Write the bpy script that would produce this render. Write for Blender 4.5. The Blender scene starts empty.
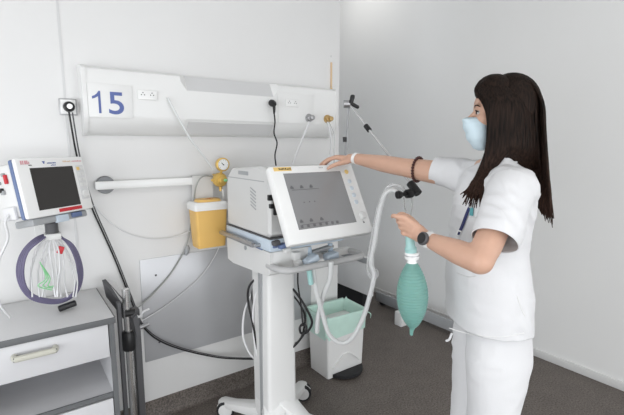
import bpy, bmesh, math, random
from mathutils import Vector as V, Matrix, noise, Quaternion
random.seed(7)
PI = math.pi
C = bpy.context.scene.collection
# ------------------------------------------------------------ camera
FPX = 425.0; CX = 312.0; CY = 207.5; HC = 1.5
PIT = math.atan(62.5 / FPX); AZ = math.radians(54.4)
cam_d = bpy.data.cameras.new('camera'); cam = bpy.data.objects.new('camera', cam_d); C.objects.link(cam)
cam_d.sensor_width = 36; cam_d.lens = FPX / 624 * 36; cam_d.clip_start = .05
cam.location = (0, 0, HC); cam.rotation_euler = (PI/2 - PIT, 0, AZ - PI/2)
bpy.context.scene.camera = cam
FW = V((math.cos(AZ)*math.cos(PIT), math.sin(AZ)*math.cos(PIT), -math.sin(PIT)))
RT = V((math.sin(AZ), -math.cos(AZ), 0)); UP = RT.cross(FW)
FH = V((math.cos(AZ), math.sin(AZ), 0)); Z = V((0, 0, 1))
def ray(x, y): return FW + RT*((x-CX)/FPX) + UP*((CY-y)/FPX)
def W(x, y, h):                       # point at horizontal distance h ahead of the viewpoint
    r = ray(x, y); return V((0, 0, HC)) + r*(h/r.dot(FH))
def onY(x, y, Y):
    r = ray(x, y); return V((0, 0, HC)) + r*(Y/r.y)
def onX(x, y, X):
    r = ray(x, y); return V((0, 0, HC)) + r*(X/r.x)
# ------------------------------------------------------------ materials
def mat(name, col, rough=.5, metal=0, bump=0, bscale=200, mottle=0, mscale=5, trans=0, alpha=1, spec=.5, coat=0, sss=0, ior=1.45):
    m = bpy.data.materials.new(name); m.use_nodes = True; nt = m.node_tree; n = nt.nodes; l = nt.links
    b = n['Principled BSDF']
    b.inputs['Base Color'].default_value = (*col, 1); b.inputs['Roughness'].default_value = rough
    b.inputs['Metallic'].default_value = metal; b.inputs['Transmission Weight'].default_value = trans
    b.inputs['Alpha'].default_value = alpha; b.inputs['Specular IOR Level'].default_value = spec
    b.inputs['Coat Weight'].default_value = coat; b.inputs['IOR'].default_value = ior
    if sss:
        b.inputs['Subsurface Weight'].default_value = sss; b.inputs['Subsurface Radius'].default_value = (.012, .005, .003)
    tc = n.new('ShaderNodeTexCoord')
    if mottle:
        t = n.new('ShaderNodeTexNoise'); t.inputs['Scale'].default_value = mscale; t.inputs['Detail'].default_value = 4
        l.new(tc.outputs['Object'], t.inputs['Vector'])
        mx = n.new('ShaderNodeMix'); mx.data_type = 'RGBA'
        mx.inputs['A'].default_value = (*[c*(1-mottle) for c in col], 1); mx.inputs['B'].default_value = (*[min(1, c*(1+mottle)) for c in col], 1)
        l.new(t.outputs['Fac'], mx.inputs['Factor']); l.new(mx.outputs['Result'], b.inputs['Base Color'])
    if bump:
        t = n.new('ShaderNodeTexNoise'); t.inputs['Scale'].default_value = bscale; t.inputs['Detail'].default_value = 3
        l.new(tc.outputs['Object'], t.inputs['Vector'])
        bp = n.new('ShaderNodeBump'); bp.inputs['Strength'].default_value = bump; bp.inputs['Distance'].default_value = .002
        l.new(t.outputs['Fac'], bp.inputs['Height']); l.new(bp.outputs['Normal'], b.inputs['Normal'])
    return m
M = {}
M['wall'] = mat('white_wall_paint', (.78, .777, .77), .75, bump=.1, bscale=120, mottle=.012, mscale=2)
M['wall_lightened'] = mat('white_wall_paint_lightened', (.85, .85, .84), .7, bump=.1, bscale=120, mottle=.015, mscale=1.5)  # same white paint as the head wall, lightened to offset weaker light
M['ceil'] = mat('ceiling_paint', (.65, .65, .65), .9, mottle=.01)
M['trim_w'] = mat('white_trim', (.74, .74, .73), .5, mottle=.01)
M['white'] = mat('white_plastic', (.80, .80, .79), .38, mottle=.012, mscale=8)
M['white_g'] = mat('gloss_white_plastic', (.86, .86, .85), .25, mottle=.01, mscale=8)
M['offw'] = mat('off_white_plastic', (.72, .72, .71), .42, mottle=.02, mscale=10)
M['case'] = mat('ventilator_grey_white', (.64, .64, .63), .4, mottle=.02, mscale=10)
M['handle'] = mat('light_grey_handle', (.50, .50, .50), .4, mottle=.02)
M['hookp'] = mat('button_print', (.62, .68, .74), .4, mottle=.02)
M['disc'] = mat('grey_disc', (.16, .165, .17), .4, .3, mottle=.03)
M['greyp'] = mat('grey_plastic', (.36, .37, .38), .45, mottle=.02, mscale=10)
M['diff'] = mat('grey_light_diffuser', (.66, .66, .66), .4, mottle=.01)
M['dgrey'] = mat('dark_grey_plastic', (.09, .09, .095), .5, mottle=.05, mscale=12)
M['edge'] = mat('grey_edging', (.13, .135, .14), .5, mottle=.04, mscale=12)
M['lam'] = mat('pale_grey_laminate', (.66, .66, .665), .42, mottle=.05, mscale=160)
M['lamw'] = mat('white_laminate', (.62, .62, .635), .4, mottle=.01)
M['cream'] = mat('cream_handle', (.55, .54, .47), .35, mottle=.02)
M['black'] = mat('black_plastic', (.012, .012, .013), .4, mottle=.1)
M['rubber'] = mat('black_rubber', (.02, .02, .022), .7, mottle=.1)
M['chrome'] = mat('chrome', (.72, .72, .72), .22, 1, mottle=.02)
M['steel'] = mat('brushed_steel', (.45, .45, .46), .38, 1, bump=.05, bscale=300, mottle=.05, mscale=20)
M['steelpanel'] = mat('grey_steel_panel', (.50, .505, .52), .33, .25, bump=.05, bscale=60, mottle=.05, mscale=3)
M['blue'] = mat('blue_lettering', (.10, .14, .36), .5, mottle=.02)
M['bezelblue'] = mat('slate_blue_plastic', (.13, .18, .33), .4, mottle=.03)
M['paleblue'] = mat('pale_blue_plastic', (.56, .64, .72), .4, mottle=.04, mscale=20)
M['blueclear'] = mat('blue_connector', (.46, .56, .66), .35, mottle=.05)
M['screen'] = mat('dark_screen', (.035, .032, .030), .35, mottle=.03)
M['vscreen'] = mat('ventilator_screen', (.27, .27, .275), .22, mottle=.04, mscale=4, spec=.9)
M['glyph'] = mat('screen_marks', (.13, .13, .135), .4, mottle=.02)
M['yellow'] = mat('yellow_plastic', (.80, .50, .15), .4, mottle=.04, mscale=12)
M['brassy'] = mat('yellow_brass', (.72, .48, .13), .35, .3, mottle=.06, mscale=30)
M['brass'] = mat('brass', (.55, .38, .17), .35, .8, mottle=.06, mscale=30)
M['red'] = mat('red_plastic', (.55, .03, .04), .45, mottle=.03)
M['pink'] = mat('pink_print', (.70, .35, .38), .5, mottle=.03)
M['peach'] = mat('peach_print', (.72, .52, .33), .5, mottle=.03)
M['orange'] = mat('orange_print', (.62, .2, .06), .5, mottle=.03)
M['amber'] = mat('amber_label', (.78, .55, .20), .5, mottle=.03)
M['purple'] = mat('purple_cable', (.15, .135, .225), .45, mottle=.05)
M['green'] = mat('green_cable', (.25, .62, .30), .45, mottle=.03)
M['wcable'] = mat('white_cable', (.72, .72, .73), .4, mottle=.02)
M['gcable'] = mat('grey_cable', (.36, .37, .35), .45, mottle=.03)
M['bag'] = mat('mint_rubber', (.16, .34, .30), .42, bump=.1, bscale=60, mottle=.06, mscale=14, sss=.15)
M['liner'] = mat('mint_liner', (.62, .85, .76), .35, mottle=.08, mscale=18, alpha=.93)
M['tube'] = mat('clear_tubing', (.86, .87, .87), .25, trans=.35, alpha=.62, mottle=.02)
M['tubem'] = mat('milky_tubing', (.78, .79, .79), .3, alpha=.9, mottle=.02)
M['teal'] = mat('teal_fitting', (.36, .60, .58), .35, mottle=.03)
M['glass'] = mat('window_glass', (1, 1, 1), .02, trans=1, alpha=.25, ior=1.1, mottle=.001)
M['skin'] = mat('skin', (.59, .36, .262), .5, bump=.12, bscale=90, mottle=.07, mscale=22, sss=.08)
M['lip'] = mat('lip_skin', (.42, .17, .14), .5, mottle=.05)
M['fabric'] = mat('white_cotton', (.70, .70, .71), .85, bump=.25, bscale=420, mottle=.012, mscale=12)
M['mask'] = mat('pale_blue_mask', (.58, .70, .76), .8, bump=.2, bscale=300, mottle=.02, mscale=30)
M['maskw'] = mat('white_ear_loop', (.8, .8, .8), .8, mottle=.02)
M['eye'] = mat('eye_white', (.45, .42, .40), .2, mottle=.02)
M['iris'] = mat('brown_iris', (.03, .016, .01), .15, mottle=.05)
M['beads'] = mat('dark_red_beads', (.06, .018, .015), .4, mottle=.1)
M['navy'] = mat('navy_lanyard', (.03, .035, .12), .6, mottle=.1)
M['tealcloth'] = mat('teal_pen', (.1, .35, .38), .5, mottle=.1)
def hair_mat():
    m = mat('dark_brown_hair', (.012, .008, .006), .6, spec=.12)
    nt = m.node_tree; n = nt.nodes; l = nt.links; b = n['Principled BSDF']
    tc = n.new('ShaderNodeTexCoord'); mp = n.new('ShaderNodeMapping'); mp.inputs['Scale'].default_value = (220, 220, 9)
    t = n.new('ShaderNodeTexNoise'); t.inputs['Scale'].default_value = 1; t.inputs['Detail'].default_value = 3
    l.new(tc.outputs['Object'], mp.inputs['Vector']); l.new(mp.outputs['Vector'], t.inputs['Vector'])
    r = n.new('ShaderNodeValToRGB'); r.color_ramp.elements[0].position = .35; r.color_ramp.elements[0].color = (.004, .003, .0025, 1)
    r.color_ramp.elements[1].position = .7; r.color_ramp.elements[1].color = (.026, .015, .011, 1)
    l.new(t.outputs['Fac'], r.inputs['Fac']); l.new(r.outputs['Color'], b.inputs['Base Color'])
    sx_ = n.new('ShaderNodeSeparateXYZ'); l.new(tc.outputs['Object'], sx_.inputs[0])
    mr = n.new('ShaderNodeMapRange'); mr.inputs['From Min'].default_value = 1.33; mr.inputs['From Max'].default_value = 1.52; mr.inputs['To Min'].default_value = 1; mr.inputs['To Max'].default_value = 0
    l.new(sx_.outputs['Z'], mr.inputs['Value'])
    mx = n.new('ShaderNodeMix'); mx.data_type = 'RGBA'; mx.inputs['B'].default_value = (.055, .028, .020, 1)
    ml = n.new('ShaderNodeMath'); ml.operation = 'MULTIPLY'; l.new(mr.outputs[0], ml.inputs[0]); l.new(t.outputs['Fac'], ml.inputs[1])
    l.new(ml.outputs[0], mx.inputs['Factor']); l.new(r.outputs['Color'], mx.inputs['A']); l.new(mx.outputs['Result'], b.inputs['Base Color'])
    bp = n.new('ShaderNodeBump'); bp.inputs['Strength'].default_value = .5; bp.inputs['Distance'].default_value = .002
    l.new(t.outputs['Fac'], bp.inputs['Height']); l.new(bp.outputs['Normal'], b.inputs['Normal'])
    return m
M['hair'] = hair_mat()
def floor_mat():
    m = mat('speckled_vinyl', (.10, .095, .09), .55)
    nt = m.node_tree; n = nt.nodes; l = nt.links; b = n['Principled BSDF']
    tc = n.new('ShaderNodeTexCoord'); v = n.new('ShaderNodeTexNoise'); v.inputs['Scale'].default_value = 110; v.inputs['Detail'].default_value = 2
    v.inputs['Roughness'].default_value = .7
    v2 = n.new('ShaderNodeTexNoise'); v2.inputs['Scale'].default_value = 9; v2.inputs['Detail'].default_value = 5
    l.new(tc.outputs['Object'], v.inputs['Vector']); l.new(tc.outputs['Object'], v2.inputs['Vector'])
    r = n.new('ShaderNodeValToRGB'); e = r.color_ramp.elements
    e[0].position = .34; e[0].color = (.085, .072, .064, 1); e[1].position = .68; e[1].color = (.25, .215, .19, 1)
    l.new(v.outputs['Fac'], r.inputs['Fac'])
    mx = n.new('ShaderNodeMix'); mx.data_type = 'RGBA'; mx.blend_type = 'MULTIPLY'; mx.inputs['Factor'].default_value = .35
    l.new(r.outputs['Color'], mx.inputs['A']); l.new(v2.outputs['Fac'], mx.inputs['B']); l.new(mx.outputs['Result'], b.inputs['Base Color'])
    return m
M['floor'] = floor_mat()
# ------------------------------------------------------------ geometry collector
def resample(pts, per=8, closed=False):
    pts = [V(p) for p in pts]; out = []; n = len(pts)
    if n < 3: return pts
    rng = range(n if closed else n-1)
    for i in rng:
        if closed: a, b, c, d = pts[i-1], pts[i], pts[(i+1) % n], pts[(i+2) % n]
        else: a, b, c, d = pts[max(i-1, 0)], pts[i], pts[i+1], pts[min(i+2, n-1)]
        for k in range(per):
            t = k/per
            out.append(.5*((2*b)+(c-a)*t+(2*a-5*b+4*c-d)*t*t+(3*b-a-3*c+d)*t**3))
    if not closed: out.append(pts[-1])
    return out
def lerp(a, b, t): return a+(b-a)*t
class G:
    def __init__(s): s.bm = bmesh.new()
    def merge(s, bm2):
        me = bpy.data.meshes.new('tmp'); bm2.to_mesh(me); s.bm.from_mesh(me); bpy.data.meshes.remove(me); bm2.free(); return s
    def box(s, c, size, rot=None, bev=0, seg=2):
        b = bmesh.new(); bmesh.ops.create_cube(b, size=1)
        bmesh.ops.scale(b, vec=size, verts=b.verts)
        if bev: bmesh.ops.bevel(b, geom=b.edges[:], offset=bev, segments=seg, profile=.5, affect='EDGES')
        mt = Matrix.Translation(V(c)) @ (rot.to_4x4() if rot else Matrix())
        bmesh.ops.transform(b, matrix=mt, verts=b.verts); return s.merge(b)
    def bx(s, x0, x1, y0, y1, z0, z1, bev=0, seg=2):
        return s.box(((x0+x1)/2, (y0+y1)/2, (z0+z1)/2), (abs(x1-x0), abs(y1-y0), abs(z1-z0)), None, bev, seg)
    def loft(s, secs, caps=True, closed=True):
        b = bmesh.new(); rows = [[b.verts.new(p) for p in sec] for sec in secs]; n = len(rows[0])
        for i in range(len(rows)-1):
            for j in range(n if closed else n-1):
                k = (j+1) % n; b.faces.new((rows[i][j], rows[i][k], rows[i+1][k], rows[i+1][j]))
        if caps: b.faces.new(rows[0][::-1]); b.faces.new(rows[-1])
        return s.merge(b)
    def tube(s, pts, r, n=8, smooth=True, per=6, caps=True, closed=False, flat=1.0, flatdir=None):
        P = resample(pts, per, closed) if smooth else [V(p) for p in pts]
        m = len(P); secs = []; prev = None
        for i, p in enumerate(P):
            if closed: t = P[(i+1) % m]-P[i-1]
            else: t = P[min(i+1, m-1)]-P[max(i-1, 0)]
            if t.length < 1e-9: t = V((0, 0, 1))
            t.normalize()
            if prev is None:
                a = flatdir if flatdir is not None else (V((0, 0, 1)) if abs(t.z) < .9 else V((1, 0, 0)))
                u = (a-t*a.dot(t)).normalized()
            else:
                u = prev-t*prev.dot(t)
                u = u.normalized() if u.length > 1e-6 else t.orthogonal().normalized()
            prev = u; w = t.cross(u)
            if callable(r): rr = r(i/(m-1))
            elif isinstance(r, (list, tuple)):
                q = i/(m-1)*(len(r)-1); k = min(int(q), len(r)-2); rr = lerp(r[k], r[k+1], q-k)
            else: rr = r
            secs.append([p+u*(math.cos(2*PI*j/n)*rr*flat)+w*(math.sin(2*PI*j/n)*rr) for j in range(n)])
        if closed: secs.append(secs[0]); return s.loft(secs, False)
        return s.loft(secs, caps)
    def cyl(s, p0, p1, r0, r1=None, n=20):
        return s.tube([p0, p1], [r0, r0 if r1 is None else r1], n, False)
    def lathe(s, prof, o, ax=(0, 0, 1), n=24, caps=True):
        ax = V(ax).normalized(); u = ax.orthogonal().normalized(); w = ax.cross(u); o = V(o)
        return s.loft([[o+ax*z+(u*math.cos(2*PI*j/n)+w*math.sin(2*PI*j/n))*max(r, 1e-4) for j in range(n)] for r, z in prof], caps)
    def prism(s, poly, vec):
        poly = [V(p) for p in poly]; vec = V(vec); return s.loft([poly, [p+vec for p in poly]])
    def ball(s, c, r, sc=(1, 1, 1), rot=None, u=16, v=10):
        b = bmesh.new(); bmesh.ops.create_uvsphere(b, u_segments=u, v_segments=v, radius=r)
        bmesh.ops.scale(b, vec=sc, verts=b.verts)
        bmesh.ops.transform(b, matrix=Matrix.Translation(V(c)) @ (rot.to_4x4() if rot else Matrix()), verts=b.verts); return s.merge(b)
    def capsule(s, p0, p1, r0, r1, n=14):
        p0, p1 = V(p0), V(p1); d = (p1-p0); L = d.length; d.normalize(); pts = []
        for k in range(5): a = PI/2*(k/4); pts.append((max(math.sin(a)*r0, 1e-4), -math.cos(a)*r0))
        for k in range(5): a = PI/2*(k/4); pts.append((max(math.cos(a)*r1, 1e-4), L+math.sin(a)*r1))
        return s.lathe(pts, p0, d, n)
    def build(s, name, m, parent=None, loc=None, sharp=35, recalc=True):
        if recalc: bmesh.ops.recalc_face_normals(s.bm, faces=s.bm.faces)
        me = bpy.data.meshes.new(name); s.bm.to_mesh(me); s.bm.free()
        return link_mesh(name, me, m, parent, loc, sharp)
ORG = {}
def link_mesh(name, me, m, parent=None, loc=None, sharp=35):
    o = bpy.data.objects.new(name, me); C.objects.link(o)
    if parent is not None: org = ORG[parent.name]; o.parent = parent
    else:
        org = V(loc) if loc is not None else V((0, 0, 0)); o.location = org
    me.transform(Matrix.Translation(-org)); ORG[o.name] = org
    for p in me.polygons: p.use_smooth = True
    me.set_sharp_from_angle(angle=math.radians(sharp))
    me.materials.append(M[m] if isinstance(m, str) else m)
    return o
def tag(o, label, cat, group=None):
    o['label'] = label; o['category'] = cat
    if group: o['group'] = group
    return o
def thing(name, label, cat, loc, group=None):
    o = bpy.data.objects.new(name, None); C.objects.link(o); o.location = V(loc); o.empty_display_size = .05
    ORG[o.name] = V(loc); return tag(o, label, cat, group)
def struct(o): o['kind'] = 'structure'; return o
def text_mesh(s, size, o, u, v, depth=.001, sx=1, bold=.002):
    cu = bpy.data.curves.new('t', 'FONT'); cu.body = s; cu.size = size; cu.extrude = depth; cu.offset = bold
    ob = bpy.data.objects.new('t', cu); C.objects.link(ob); dg = bpy.context.evaluated_depsgraph_get()
    me = bpy.data.meshes.new_from_object(ob.evaluated_get(dg)); bpy.data.objects.remove(ob); bpy.data.curves.remove(cu)
    u, v = V(u).normalized(), V(v).normalized(); n = u.cross(v)
    mt = Matrix(((u.x*sx, v.x, n.x, o[0]), (u.y*sx, v.y, n.y, o[1]), (u.z*sx, v.z, n.z, o[2]), (0, 0, 0, 1)))
    me.transform(mt); me.materials.clear(); return me
def baked(o):                          # mesh of an object with its modifiers applied
    dg = bpy.context.evaluated_depsgraph_get(); dg.update()
    me = bpy.data.meshes.new_from_object(o.evaluated_get(dg)); return me
def remeshed(g, vox, smooth=4, fac=.5):
    bmesh.ops.recalc_face_normals(g.bm, faces=g.bm.faces)
    me = bpy.data.meshes.new('raw'); g.bm.to_mesh(me); g.bm.free()
    o = bpy.data.objects.new('raw', me); C.objects.link(o)
    r = o.modifiers.new('r', 'REMESH'); r.mode = 'VOXEL'; r.voxel_size = vox; r.use_smooth_shade = True
    if smooth: s = o.modifiers.new('s', 'SMOOTH'); s.iterations = smooth; s.factor = fac
    out = baked(o); bpy.data.objects.remove(o); bpy.data.meshes.remove(me); return out

# ============================================================ SETTING
YL, XR, XE, CZ = 2.28, 2.98, 1.86, 3.3          # head wall, side wall, end of the head wall, ceiling
XW, YB, YF = -1.9, -3.0, 4.2
WZ0, WZ1 = .12, 2.0
struct(G().bx(XW, XR+.1, YB, YF, -.1, 0).build('floor', 'floor'))
struct(G().bx(XW-.1, XR+.1, YB-.1, YF+.1, CZ, CZ+.1).build('ceiling', 'ceil'))
struct(G().bx(XW, XE, YL, YL+.14, 0, CZ, .006).build('wall_head', 'wall'))
struct(G().bx(XR, XR+.1, YB, YF, 0, CZ).build('wall_right', 'wall_lightened'))
g = G(); LY0, LY1 = -.9, 1.7
g.bx(XW-.1, XW, YB, YL+.14, 0, WZ0); g.bx(XW-.1, XW, YB, YL+.14, WZ1, CZ); g.bx(XW-.1, XW, YB, LY0, WZ0, WZ1); g.bx(XW-.1, XW, LY1, YL+.14, WZ0, WZ1)
struct(g.build('wall_left', 'wall'))
w = bpy.data.objects.new('window_3', None); C.objects.link(w); w.location = (XW, LY0, WZ0); ORG[w.name] = V((XW, LY0, WZ0)); struct(w)  # unseen side window, added to brighten the right wall
g = G()
for y in (LY0, (LY0+LY1)/2-.03, LY1-.06): g.bx(XW-.08, XW-.02, y, y+.06, WZ0, WZ1)
g.bx(XW-.08, XW-.02, LY0, LY1, WZ0, WZ0+.06); g.bx(XW-.08, XW-.02, LY0, LY1, WZ1-.06, WZ1)
g.build('window_frame', 'white', w)
struct(G().bx(XW, XR+.1, YF, YF+.1, 0, CZ).build('wall_far', 'wall'))
g = G()                                             # rear wall with two window openings
wins = [(-1.5, .35), (.65, 2.6)]
g.bx(XW, XR, YB-.1, YB, 0, WZ0); g.bx(XW, XR, YB-.1, YB, WZ1, CZ)
g.bx(XW, wins[0][0], YB-.1, YB, WZ0, WZ1); g.bx(wins[0][1], wins[1][0], YB-.1, YB, WZ0, WZ1); g.bx(wins[1][1], XR, YB-.1, YB, WZ0, WZ1)
struct(g.build('wall_back', 'wall'))
for i, (a, b) in enumerate(wins):
    w = bpy.data.objects.new('window_%d' % (i+1), None); C.objects.link(w); w.location = (a, YB, WZ0); ORG[w.name] = V((a, YB, WZ0)); struct(w)
    g = G()
    for x in (a, (a+b)/2-.03, b-.06): g.bx(x, x+.06, YB-.08, YB-.02, WZ0, WZ1)
    g.bx(a, b, YB-.08, YB-.02, WZ0, WZ0+.06); g.bx(a, b, YB-.08, YB-.02, WZ1-.06, WZ1)
    g.build('window_frame', 'white', w)
# vinyl carried up the head wall as a skirting, white skirting of the side wall, panel joint
g = G(); cv = [(YL-.028, 0), (YL-.014, .006), (YL-.006, .018), (YL-.004, .10), (YL, .103), (YL, 0)]
g.loft([[(XW, y, z) for y, z in cv], [(XE, y, z) for y, z in cv]]); struct(g.build('baseboard_head', 'floor'))
struct(G().bx(XR-.014, XR, YB, 3.06, 0, .055, .004).build('baseboard_right', 'trim_w'))
g = G(); g.bx(.238, .248, YL-.0025, YL, .103, CZ)
struct(g.build('trim_1', 'diff'))

# ============================================================ BED HEAD UNIT
U = thing('bedhead_unit', 'long white bedhead supply unit marked 15 on the white wall', 'bedhead panel', (1.08, YL, 1.545))
endp = [(YL, 1.858), (2.20, 1.853), (2.178, 1.84), (2.172, 1.815), (2.170, 1.64), (2.174, 1.622), (2.195, 1.588), (2.225, 1.560), (2.25, 1.548), (YL, 1.545)]
midp = [(YL, 1.858), (2.225, 1.853), (2.21, 1.838), (2.174, 1.775), (2.170, 1.765), (2.170, 1.632), (2.178, 1.622), (2.205, 1.590), (2.232, 1.556), (YL, 1.545)]
sec = lambda x, p: [(x, y, z) for y, z in p]
g = G(); g.loft([sec(.318, endp), sec(.745, endp), sec(.775, midp), sec(1.285, midp), sec(1.315, endp), sec(1.738, endp)])
g.build('housing', 'white', U, sharp=25)
cap = [(y-.003 if y < YL else y, z+(.003 if z > 1.7 else -.003)) for y, z in endp]
g = G(); g.loft([sec(.300, cap), sec(.318, cap)]); g.build('end_cap', 'white', U)
g = G(); g.loft([sec(1.738, cap), sec(1.754, cap)]); g.build('end_cap', 'white', U)
def strip(pa, pb, th=.004):
    (ya, za), (yb, zb) = pa, pb; ny, nz = (zb-za), -(yb-ya); L = math.hypot(ny, nz); ny, nz = ny/L*th, nz/L*th
    if ny > 0: ny, nz = -ny, -nz
    q = [(ya, za), (yb, zb), (yb+ny, zb+nz), (ya+ny, za+nz)]
    return G().loft([sec(.778, q), sec(1.282, q)])
strip((2.221, 1.849), (2.176, 1.772)).build('light_diffuser', 'diff', U)
strip((2.180, 1.619), (2.231, 1.558)).build('light_diffuser', 'diff', U)
G().bx(.32, .508, 2.166, 2.171, 1.625, 1.775, .001).build('cover_plate', 'white', U)
g = G(); g.bx(1.31, 1.56, 2.1665, 2.171, 1.628, 1.80, .001)
g.build('cover_plate', 'white', U)
n5 = link_mesh('digit', text_mesh('5', .142, (.398, 2.1655, 1.643), (1, 0, 0), (0, 0, 1), .0008, 1.12, .0015), 'blue', U, sharp=30); n5['label'] = 'blue digit 5'
one = [(.366, 1.643), (.376, 1.643), (.376, 1.742), (.369, 1.742), (.362, 1.731), (.352, 1.722), (.341, 1.717), (.341, 1.706), (.353, 1.710), (.366, 1.718)]
n1 = G().loft([[(x-.004, 2.1665, z) for x, z in one], [(x-.004, 2.1647, z) for x, z in one]]).build('digit', 'blue', U, sharp=30); n1['label'] = 'blue digit 1'
def socket(cx, cz, plug=False):
    o = G().bx(cx-.045, cx+.045, 2.161, 2.170, cz-.022, cz+.022, .003).build('socket', 'white_g', U)
    for s in (-.021, .021):
        g = G()
        for a, b in ((-.007, .0), (.007, .0), (0, .010)): g.cyl((cx+s+a, 2.1625, cz+b), (cx+s+a, 2.1600, cz+b), .0026, n=8)
        g.build('socket_hole', 'black', o)
    return o
socket(.578, 1.737); socket(1.405, 1.745)
def outlet(px, py, m, name):
    c = onY(px, py, 2.165); g = G()
    g.lathe([(.026, 0), (.026, .008), (.020, .010), (.019, .03), (.014, .032), (.014, .05), (.009, .052)], c+V((0, .006, 0)), (0, -1, 0), 20)
    g.box(c+V((0, -.02, 0)), (.052, .014, .016), bev=.003)
    return g.build(name, m, U)
outlet(309, 118, 'steel', 'gas_outlet')['label'] = 'steel gas outlet'
outlet(327.5, 119, 'brass', 'gas_outlet')['label'] = 'brass gas outlet'
# ============================================================ WALL FITTINGS
c = onY(68, 107, YL)
o = G().box(c+V((0, -.005, 0)), (.072, .010, .075), bev=.003).build('wall_socket', 'steel', loc=c)
tag(o, 'square metal wall socket left of the bedhead unit', 'wall socket')
G().box(c+V((0, -.0105, 0)), (.06, .002, .063), bev=.0005).build('face_plate', 'white_g', o)
P = thing('power_plug', 'black round plug in the metal wall socket', 'plug', c+V((0, -.012, 0)))
G().lathe([(.024, 0), (.024, .012), (.021, .026), (.012, .034)], c+V((.002, -.012, 0)), (0, -1, 0)).build('plug_body', 'black', P)
G().lathe([(.012, 0), (.011, .002)], c+V((.002, -.046, 0)), (0, -1, 0)).build('plug_cap', 'chrome', P)
R_ = thing('equipment_rail', 'long white horizontal mounting rail on the head wall', 'rail', (.66, YL, 1.305))
G().bx(.335, 1.50, 2.238, 2.250, 1.287, 1.327, .004).build('rail_bar', 'white_g', R_)
for x in (.383, 1.38): G().cyl((x, 2.251, 1.306), (x, YL, 1.306), .016).build('rail_spacer', 'steel', R_)
o = G().lathe([(.043, 0), (.043, .02), (.040, .024)], (.383, YL, 1.308), (0, -1, 0), 32).build('rail_mount_disc', 'disc', loc=(.383, YL, 1.308))
tag(o, 'round grey metal disc behind the left end of the white rail', 'disc')
SP = thing('wall_panel', 'large grey steel sheet screwed low on the white wall', 'metal panel', (1.1, YL, .33))
G().bx(.522, 1.62, YL-.006, YL, .335, .905, .001).build('sheet', 'steelpanel', SP)
for x in (.60, 1.54):
    for z in (.43, .81): G().lathe([(.006, 0), (.004, .003)], (x, YL-.006, z), (0, -1, 0), 10).build('screw', 'dgrey', SP)
T = thing('wall_strip', 'thin tan upright strip near the end of the head wall', 'strip', (1.79, YL, 1.86))
G().bx(1.780, 1.792, YL-.006, YL, 1.875, 2.035, .001).build('strip_body', 'peach', T)
G().bx(1.781, 1.795, YL-.008, YL, 1.858, 1.872, .001).build('clip', 'amber', T); G().lathe([(.006, 0), (.006, .005)], (1.786, YL, 2.075), (0, -1, 0), 12).build('hook', 'offw', T)
# sharps container
a, b = onY(191, 203, 2.16), onY(225, 203, 2.16)
bx0, bx1 = a.x+.008, b.x-.005; zt, zb = a.z-.028, onY(208, 247, 2.16).z
S = thing('sharps_container', 'yellow sharps bin with white rim hanging below the rail', 'sharps bin', ((bx0+bx1)/2, 2.2, zb))
def rrect(x0, x1, y0, y1, z, r=.014, k=4):
    out = []
    for cx, cy, a0 in ((x1-r, y1-r, 0), (x0+r, y1-r, 90), (x0+r, y0+r, 180), (x1-r, y0+r, 270)):
        for i in range(k+1): t = math.radians(a0+90*i/k); out.append(V((cx+r*math.cos(t), cy+r*math.sin(t), z)))
    return out
g = G(); g.loft([rrect(bx0+.012, bx1-.012, 2.125, 2.222, zb+.004, .012), rrect(bx0+.010, bx1-.010, 2.122, 2.225, zb+.02, .014), rrect(bx0, bx1, 2.112, 2.232, zt)])
g.build('bin_body', 'yellow', S)
g = G(); g.loft([rrect(bx0-.006, bx1+.006, 2.106, 2.238, zt-.012), rrect(bx0-.008, bx1+.008, 2.104, 2.240, zt+.018), rrect(bx0+.004, bx1-.004, 2.114, 2.232, zt+.030)])
g.build('rim', 'white_g', S)
g = G(); g.loft([rrect(bx0+.02, bx1-.02, 2.125, 2.222, zt+.028, .03), rrect(bx0+.026, bx1-.026, 2.13, 2.217, zt+.042, .03)]); lid = g.build('lid', 'yellow', S)
g = G(); cxm = (bx0+bx1)/2
for k in range(5): g.box((cxm+.012+random.uniform(-.02, .025), 2.165+random.uniform(-.02, .02), zt+.0425), (.022, .006, .002), Matrix.Rotation(random.uniform(0, 3), 3, 'Z'))
g.build('lid_mark', 'orange', lid)
g = G(); g.bx(bx0+.03, bx1-.03, 2.236, 2.242, zt-.12, 1.335); g.bx(bx0+.03, bx1-.03, 2.23, 2.262, 1.329, 1.335); g.build('hanger', 'offw', S)
# pressure regulator with gauge
gc = onY(222.5, 164.5, 2.17); rc = onY(221, 180, 2.185)
RG = thing('vacuum_regulator', 'yellow suction regulator with round dial clipped on the rail', 'regulator', rc)
G().lathe([(.034, 0), (.039, .006), (.039, .026), (.032, .038), (.018, .040), (.018, .052), (.012, .054)], rc+V((0, .03, 0)), (0, -1, 0), 24).build('regulator_body', 'brassy', RG)
k_ = G().lathe([(.008, 0), (.008, .014), (.006, .017)], rc+V((.012, -.024, .0)), (.25, -1, 0), 14).build('regulator_knob', 'green', RG)
gd = G().lathe([(.037, 0), (.037, .022), (.031, .024), (.030, .0215)], gc+V((0, .012, 0)), (0, -1, 0), 28).build('gauge', 'brassy', RG)
G().lathe([(.0295, 0), (.0295, .0008)], gc+V((0, -.0102, 0)), (0, -1, 0), 24).build('dial_face', 'white_g', gd)
g = G(); g.box(gc+V((-.003, -.0118, .003)), (.020, .0008, .003), Matrix.Rotation(.8, 3, 'Y')); g.ball(gc+V((0, -.0118, 0)), .003)
for i in range(9): a = math.radians(-40+i*32.5); g.box(gc+V((.024*math.cos(a), -.0115, .024*math.sin(a))), (.004, .0006, .0012), Matrix.Rotation(-a, 3, 'Y'))
g.build('needle', 'black', gd)
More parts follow.
